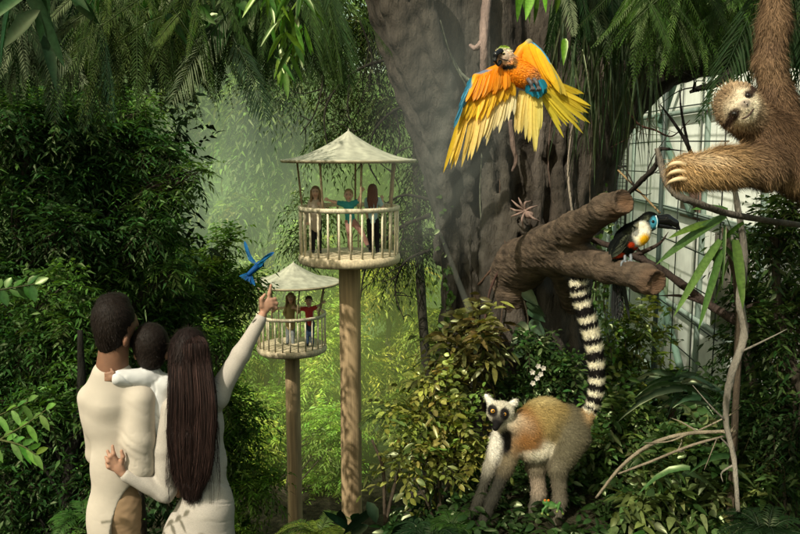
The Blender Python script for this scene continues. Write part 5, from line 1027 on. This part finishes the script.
def straps(name, label, pts, D, n, L, W, col, cat='plant', spread=.5, down=1.0, prof=STRAP, droop=.5, up0=0.0, mat=None, dj=.08, col2=None, stem=None, group=None):
    c = np.mean([at(u, v, D) for u, v in pts], 0); t = thing(name, label, cat, c, group); m = MB()
    for k in range(n):
        a, b = pts[rng.integers(len(pts))]; p = at(a + 6 * rng.normal(), b + 5 * rng.normal(), D * (1 + dj * rng.normal())); d = -UZ * down + UZ * up0 + RT * spread * rng.normal() + FW * spread * .8 * rng.normal()
        cc = col if col2 is None or rng.random() < .5 else col2
        leaves(m, p, d, nrm(-FW + .6 * rng.normal(size=3)), L * (.55 + .65 * rng.random()), W * (.7 + .5 * rng.random()), vary(cc, 1, .3), prof, droop, .18)
    if stem:
        s = MB(); 
        for q, r in stem: tube(s, P4(*q), [x * D / 800 for x in r], (.08, .06, .04), 7, len(q) * 6, .08)
        s.build('stem', M_bark, t)
    m.build('leaves', mat or M_leafg, t); return t
straps('big_leaf_plant', 'large smooth drooping leaves in the upper left corner', [(20, -10), (48, -20), (70, -10), (8, 10), (40, 10)], 3.4, 9, .30, .07, (.010, .035, .014), spread=.9, droop=.35, prof=OVAL, col2=(.022, .07, .026), dj=.05, mat=M_dleaf)
straps('big_leaf_plant', 'bright glossy cluster of hanging leaves just left of the pale palm tips', [(270, -10), (285, 5), (295, 25), (278, 30), (300, -5), (290, 50), (283, 60)], 3.7, 75, .115, .026, (.05, .14, .015), spread=.7, droop=.4, prof=OVAL, col2=(.11, .21, .022), dj=.03)
straps('broad_leaf_plant', 'row of dark rounded leaves along the top edge at the left', [(95, -5), (120, 2), (150, -5), (175, 5), (205, 10), (235, -4), (160, 20), (215, 18)], 3.8, 60, .13, .06, (.02, .065, .015), spread=.9, droop=.3, prof=HEART, col2=(.03, .10, .018), dj=.04)
straps('strap_leaf_plant', 'long grey green strap leaves hanging over the start of the fig limb', [(560, 0), (585, 10), (600, 30), (620, 5), (640, 20), (610, 55), (575, 50), (590, 80), (650, 50), (630, 70)], 5.0, 190, .42, .012, (.04, .062, .032), spread=.22, droop=.5, col2=(.03, .055, .025), dj=.02)
straps('climber_leaf', 'three bright pointed leaves hanging at the top centre above the macaw', [(523, -6), (545, -2), (556, -4), (563, 36), (530, -8)], 4.6, 9, .13, .045, (.10, .26, .02), spread=.15, droop=.1, prof=HEART, dj=.01)
# ---- plants around the tree foot
bush('variegated_shrub', 'pale yellow green shrub with sunlit leaves left of the lemur', [(450, 400, 16), (425, 415, 18), (458, 430, 18), (412, 445, 16), (440, 460, 20), (470, 460, 14), (430, 380, 12), (405, 470, 12)], 4.9, 300, .058, .028, (.30, .33, .07), (.16, .22, .05), tl=.22)
bush('climbing_shrub', 'olive leaved branch in front of the fig trunk above the lemur head', [(456, 345, 16), (478, 325, 10), (470, 365, 15), (447, 380, 12), (486, 345, 9)], 5.2, 90, .10, .032, (.19, .17, .05), (.12, .13, .035), prof=OVAL, tl=.2, n_leaf=6)
bush('shrub', 'dark green shrub filling the gap below the lemur belly', [(515, 490, 20), (535, 500, 22), (500, 500, 20), (520, 520, 24), (545, 480, 16)], 5.1, 420, .06, .024, (.03, .075, .02), (.06, .11, .03), tl=.2)
bush('shrub', 'leafy shrub with pale tips right of the lemur hind legs', [(602, 440, 24), (625, 460, 28), (600, 485, 26), (640, 430, 20), (615, 410, 18), (650, 480, 26), (590, 510, 22)], 5.0, 650, .07, .026, (.045, .10, .022), (.12, .19, .05), tl=.22)
bush('shrub', 'small leaved bush under the sawn branch left of the lemur tail', [(545, 380, 22), (520, 395, 18), (562, 365, 18), (535, 350, 14), (560, 400, 16)], 5.35, 420, .05, .022, (.035, .085, .022), (.08, .14, .04), tl=.16)
bush('shrub', 'low mixed shrub in the lower right with broad pale leaves', [(680, 470, 26), (710, 500, 30), (665, 510, 26), (740, 480, 26), (700, 440, 18)], 4.3, 520, .075, .036, (.035, .08, .018), (.14, .20, .06), tl=.2, prof=HEART)
bush('sapling', 'yellow green sapling in front of the pale glasshouse wall', [(615, 345, 20), (635, 365, 20), (605, 380, 18), (622, 325, 12), (650, 345, 14), (595, 355, 12), (640, 320, 10)], 6.4, 150, .075, .030, (.16, .22, .03), (.09, .15, .03), tl=.22)
bush('shrub', 'bush with fine leaves at the foot of the glasshouse wall', [(640, 408, 20), (680, 405, 20), (610, 410, 16), (720, 405, 20), (660, 420, 20)], 7.2, 520, .09, .032, (.03, .075, .018), (.07, .13, .03), tl=.26)
tree('understory_tree', 'dark small leaved tree filling the right edge below the sloth', [(782, 235, 24), (798, 290, 32), (776, 340, 28), (795, 400, 36), (765, 420, 26), (785, 470, 32), (760, 490, 22), (795, 205, 20)], 4.2, (778, 700), 1300, 8, .20, .055, .019, (.022, .055, .015), (.055, .10, .025), trunk_r=.035, top_px=(780, 230), kink=.6)
tree('understory_tree', 'fine leaved dark tree between the strap leaves and the right edge', [(750, 250, 14), (755, 290, 18), (750, 340, 18), (750, 390, 22)], 5.2, (750, 600), 400, 8, .20, .06, .02, (.02, .05, .015), (.04, .085, .02), trunk_r=.03, top_px=(742, 240), kink=.6)
straps('strap_leaf_plant', 'sunlit arching strap leaves beside the toucan bill', [(722, 225), (728, 235), (718, 215), (735, 228), (725, 245)], 4.0, 13, .22, .020, (.035, .075, .016), spread=.5, down=.75, droop=.4, col2=(.035, .08, .02), dj=.03, stem=[([(724, 228, 4.0), (738, 300, 4.1), (735, 420, 4.1), (730, 520, 4.1)], [3, 3.4, 3.8, 4])])
m = MB()
gl = thing('strap_leaf_plant', 'two long green blades slanting down left toward the wire grid', 'plant', at(722, 240, 3.9))
for q, e_, wd in (((725, 216), (658, 262), .045), ((720, 240), (676, 312), .04), ((722, 250), (700, 325), .035), ((716, 222), (668, 240), .035), ((735, 240), (742, 305), .05), ((728, 210), (690, 212), .03)):
    a = at(*q, 3.85); b = at(*e_, 3.65); leaves(m, a, b - a + UZ * .05, nrm(-FW + .5 * UZ), np.linalg.norm(b - a), wd, vary((.08, .16, .03), 1, .2), STRAP, .12, .2)
m.build('leaves', M_leafg, gl)
straps('dracaena', 'clump of dark pointed strap leaves in front of the glasshouse foot', [(668, 385), (680, 400), (692, 392), (700, 405), (675, 380), (684, 395)], 5.4, 75, .34, .038, (.018, .045, .022), spread=.95, down=-.35, droop=.7, col2=(.04, .085, .035), stem=[([(672, 400, 5.4), (675, 480, 5.4)], [4, 5])])
straps('dracaena', 'dark broad leaved clump low in the right hand undergrowth', [(690, 470), (700, 455), (720, 450), (735, 440), (712, 470)], 4.6, 55, .22, .04, (.02, .05, .018), spread=1.0, down=-.2, droop=.8, col2=(.05, .10, .03))
straps('big_leaf_plant', 'big dark bluish leaves rising right of the tall pole foot', [(372, 520), (385, 530), (360, 535), (400, 525), (345, 545), (415, 540)], 4.9, 9, .32, .09, (.005, .02, .013), spread=.45, down=-1.0, droop=.3, prof=OVAL, col2=(.011, .036, .022), stem=[([(385, 525, 4.9), (383, 470, 4.9), (372, 440, 4.9)], [2, 1.8, 1.2]), ([(385, 525, 4.9), (400, 470, 4.9), (420, 455, 4.85)], [2, 1.6, 1])])
def rosette(name, label, u, v, D, n, L, ll, lw, nl, col, cat='fern', rise=.9, droop=.7, col2=None, spread=1.0, mat=None):
    b = at(u, v, D); t = thing(name, label, cat, b); m = MB()
    for k in range(n):
        a = 2 * math.pi * (k + .4 * rng.random()) / n; d = np.array([math.cos(a) * spread, math.sin(a) * spread * .8, rise * (.7 + .6 * rng.random())])
        c = np.asarray(col if col2 is None or rng.random() < .5 else col2) * (.7 + .5 * rng.random()); frond(m, b + rng.normal(size=3) * .01, d, L * (.7 + .5 * rng.random()), nl, ll, lw, c, droop=droop, ang=1.0, ldroop=.35, rw=.004)
    m.build('fronds', mat or M_leaf, t); return t
rosette('fern', 'sunlit yellow green fern left of the tall pole foot', 318, 535, 6.2, 11, .42, .10, .012, 26, (.14, .20, .03), col2=(.08, .14, .03))
rosette('palm_seedling', 'thin arching palm fronds just right of the tall pole', 396, 425, 5.6, 9, .38, .13, .008, 28, (.10, .15, .05), rise=1.1, cat='palm')
rosette('palm_seedling', 'dark arching fronds at the bottom centre beside the big leaves', 432, 545, 4.3, 12, .36, .09, .008, 30, (.018, .045, .018), cat='palm', rise=1.3)
rosette('fern', 'green fern at the bottom between the lemur front feet and the pale shrub', 452, 530, 4.4, 12, .26, .05, .008, 26, (.035, .085, .016), rise=1.0)
rosette('fern', 'dark fern in the bottom right corner', 765, 535, 3.7, 13, .32, .07, .009, 26, (.014, .035, .012), rise=1.0)
rosette('fern', 'small fern behind the frog at the lemur hind feet', 585, 532, 4.7, 11, .24, .05, .008, 24, (.05, .10, .02), rise=.9)
rosette('fern', 'light green fern brushing the left side of the man in cream', 84, 525, 5.0, 10, .40, .09, .018, 18, (.05, .13, .025), rise=1.3)
# heart leaves climbing on the trunk
hv = thing('heart_leaf_vine', 'heart leaved vine climbing the fig trunk under the sawn branch', 'vine', at(530, 330, 5.45)); m = MB(); st = MB()
vp = catmull(P4((521, 290, 5.45), (528, 320, 5.45), (524, 350, 5.45), (535, 385, 5.4), (540, 410, 5.3)), 40); tube(st, vp, [.006, .008], (.06, .05, .03), 6, 40)
for k in range(30):
    p = vp[rng.integers(0, 40)]; sd = rng.choice([-1, 1]); d = RT * sd * (.8 + .3 * rng.random()) - UZ * (.5 + .5 * rng.random()) - FW * .3; leaves(m, p + RT * sd * .01 - FW * .02, d, nrm(-FW + .4 * UZ + .3 * rng.normal(size=3)), .10 + .05 * rng.random(), .085, vary((.045, .085, .05), 1, .2), HEART, .25, .1)
st.build('stem', M_bark, hv); m.build('leaves', M_leafg, hv)
vn = thing('ivy', 'small leaved ivy trailing on the right side of the fig trunk', 'vine', at(590, 300, 5.5)); m = MB(); st = MB()
for pts in ([(590, 215, 5.6), (598, 260, 5.6), (592, 310, 5.5), (600, 360, 5.4)], [(604, 190, 5.7), (612, 240, 5.6), (604, 300, 5.5), (612, 360, 5.3)], [(445, 200, 5.7), (440, 250, 5.8), (446, 300, 5.7), (440, 360, 5.6)]):
    pp = catmull(P4(*pts), 60); tube(st, pp, [.005, .004], (.05, .04, .025), 5, 60); k = 90; i = rng.integers(0, 60, k)
    leaves(m, pp[i] + .03 * rng.normal(size=(k, 3)), rdir(k) - UZ * .4 - FW * .4, nrm(-FW + .5 * rng.normal(size=(k, 3))), .045, .03, vary((.06, .12, .025), k), HEART, .2)
st.build('stem', M_bark, vn); m.build('leaves', M_leafg, vn)
# white orchids
orc = thing('orchid', 'sprig of small white blossoms against the foot of the fig trunk', 'flower', at(538, 376, 5.15)); m = MB(); st = MB()
tube(st, P4((546, 410, 5.2), (542, 385, 5.16), (536, 366, 5.15)), [.004, .002], (.05, .09, .02), 5, 12)
for u, v in ((532, 372), (536, 378), (541, 374), (543, 368), (538, 366), (533, 383)):
    c = at(u + rng.normal(), v, 5.12); n = 5; a = np.arange(n) * 2 * np.pi / n + rng.random(); d = RT * np.cos(a)[:, None] + UP * np.sin(a)[:, None] - FW * .3; leaves(m, np.tile(c, (n, 1)), d, -FW, .020, .017, (.78, .74, .68), OVAL, .1)
st.build('stem', M_leaf, orc); m.build('petals', M_leaf, orc)
# foreground twig at the left edge
tw = thing('leafy_twig', 'light green leafy twig reaching in from the left edge', 'twig', at(0, 445, 3.3)); m = MB(); st = MB()
for pts in ([(-40, 470, 3.3), (0, 440, 3.25), (25, 425, 3.2), (46, 410, 3.15)], [(0, 440, 3.25), (20, 445, 3.2), (36, 455, 3.18)], [(-40, 430, 3.35), (0, 415, 3.3), (28, 402, 3.25)]):
    pp = catmull(P4(*pts), 20); tube(st, pp, [.005, .002], (.08, .09, .03), 5, 20)
    for i in range(3, 20, 2):
        sd = 1 if (i // 2) % 2 else -1; leaves(m, pp[i], RT * .7 + UP * sd * .7 - FW * .2, nrm(-FW + .8 * UP + .3 * rng.normal(size=3)), .062 + .02 * rng.random(), .026, vary((.10, .22, .035), 1, .2), OVAL, .3, .12)
st.build('stem', M_bark, tw); m.build('leaves', M_leafg, tw)
tw = thing('leafy_twig', 'rounded green leaves at the left edge above the lower twig', 'twig', at(0, 285, 4.2)); m = MB(); st = MB()
pp = catmull(P4((-40, 300, 4.2), (0, 290, 4.2), (35, 284, 4.1)), 20); tube(st, pp, [.006, .002], (.06, .06, .03), 5, 20)
for i in range(2, 20): leaves(m, pp[i], RT * .5 + UP * (1 if i % 2 else -1) * .8 + .2 * rng.normal(size=3), nrm(-FW + UP + .3 * rng.normal(size=3)), .08, .045, vary((.035, .11, .02), 1, .25), OVAL, .2)
st.build('stem', M_bark, tw); m.build('leaves', M_leafg, tw)
# woody vines and bare branches at the right
def vine(name, label, pts, r, col, cat='vine', tw=0, wob=.08): return branch(name, label, pts, r, col, cat, tw)
vine('twisted_vine', 'pale grey twisted vine hanging down the right side', [(733, 180, 3.9), (744, 250, 3.9), (740, 300, 3.85), (744, 335, 3.85), (730, 380, 3.8), (726, 420, 3.8), (734, 460, 3.75), (738, 512, 3.7)], [2.6, 3.6, 4.2, 3.8, 3.6, 2.8, 2.4, 2.0], (.20, .18, .145), tw=5)
vine('bare_branch', 'thin pale bare branch arching low across the right undergrowth', [(596, 498, 4.2), (622, 466, 4.1), (652, 444, 4.0), (686, 434, 3.95), (736, 431, 3.8)], [1.2, 1.7, 1.8, 1.8, 1.6], (.24, .20, .14), 'branch', 4)
vine('bare_branch', 'second pale twig crossing below the arching bare branch', [(618, 474, 4.1), (650, 462, 4.05), (690, 446, 3.9), (725, 436, 3.85)], [.9, 1.3, 1.3, 1.0], (.22, .18, .13), 'branch', 3)
vine('bare_branch', 'dark diagonal branch running down right behind the toucan', [(588, 238, 4.6), (625, 252, 4.5), (665, 272, 4.4), (705, 302, 4.3), (752, 330, 4.2)], [2.5, 3.4, 3.6, 4.0, 4.2], (.05, .035, .028), 'branch', 8)
vine('bare_branch', 'grey curved branch gripped by the stretched sloth arm', [(657, 148, 2.75), (661, 164, 2.75), (666, 180, 2.74), (676, 194, 2.72), (694, 202, 2.7), (735, 215, 2.8), (800, 225, 3.0)], [2.6, 3.4, 3.8, 3.8, 3.6, 3.4, 3.2], (.15, .13, .105), 'branch')
vine('bare_branch', 'dark forked twigs in front of the glasshouse beside the sloth face', [(622, 200, 4.2), (640, 182, 4.0), (656, 165, 3.9), (659, 150, 3.85), (670, 149, 3.8)], [2.2, 2.6, 2.4, 2.2, 1.2], (.03, .024, .02), 'branch', 6)
vine('bare_branch', 'slender dark twig rising to a point left of the sloth face', [(692, 155, 3.9), (684, 138, 3.9), (672, 120, 3.9), (660, 104, 3.9)], [2.2, 1.8, 1.4, .5], (.025, .02, .018), 'branch', 0)
vine('bare_branch', 'slender upright dark twig nearest the sloth cheek', [(690, 152, 3.95), (685, 130, 3.95), (681, 108, 3.95), (680, 90, 3.95)], [1.6, 1.4, 1.1, .5], (.025, .02, .018), 'branch', 0)
vine('bare_branch', 'crooked dark branch under the fig limb above the sloth head', [(734, 70, 4.6), (715, 84, 4.6), (700, 88, 4.6), (690, 92, 4.6)], [4.5, 4, 3, 1.5], (.03, .026, .02), 'branch', 5)
vine('bare_branch', 'thin reddish twig spreading in front of the wire grid', [(628, 112, 5), (640, 125, 5), (655, 130, 5), (672, 136, 5), (690, 120, 5)], [.7, 1.0, 1.0, .8, .4], (.12, .06, .045), 'branch', 8)
vine('liana', 'straight tan liana slanting down to the toucan bill', [(618, 170, 4.4), (636, 188, 4.3), (660, 213, 4.15)], [1.0, 1.0, 1.0], (.26, .18, .09), 'vine', 0)
# ground cover
n = 5200; xx = -.5 + 8 * rng.random(n) ** 1.3; yy = 3.2 + 13 * rng.random(n) ** 1.6; gx = xx + .03 * yy
P = np.stack([gx, yy, ground(gx, yy) + .02], 1); m = MB(); sprays(m, P, rdir(n) * [1, 1, .4] + [0, 0, .7], 7, .22, .075, .03, (.03, .07, .018), OVAL, hang=.35, shade=np.clip(.9 + .7 * wave(P, 2.2, 6, 2), .25, 2))
tag(m.build('ground_cover', M_leafg), 'low dark leafy ground cover over the mound around the fig tree', 'ground cover', kind='stuff')
n = 2600; xx = -8 + 8.2 * rng.random(n); yy = 4.2 + 3.5 * rng.random(n); P = np.stack([xx, yy, ground(xx, yy) + .02], 1); m = MB(); sprays(m, P, rdir(n) * [1, 1, .4] + [0, 0, .7], 7, .25, .08, .03, (.02, .055, .015), OVAL, hang=.35)
tag(m.build('slope_undergrowth', M_leafg), 'leafy undergrowth on the slope falling away behind the family', 'undergrowth', kind='stuff')
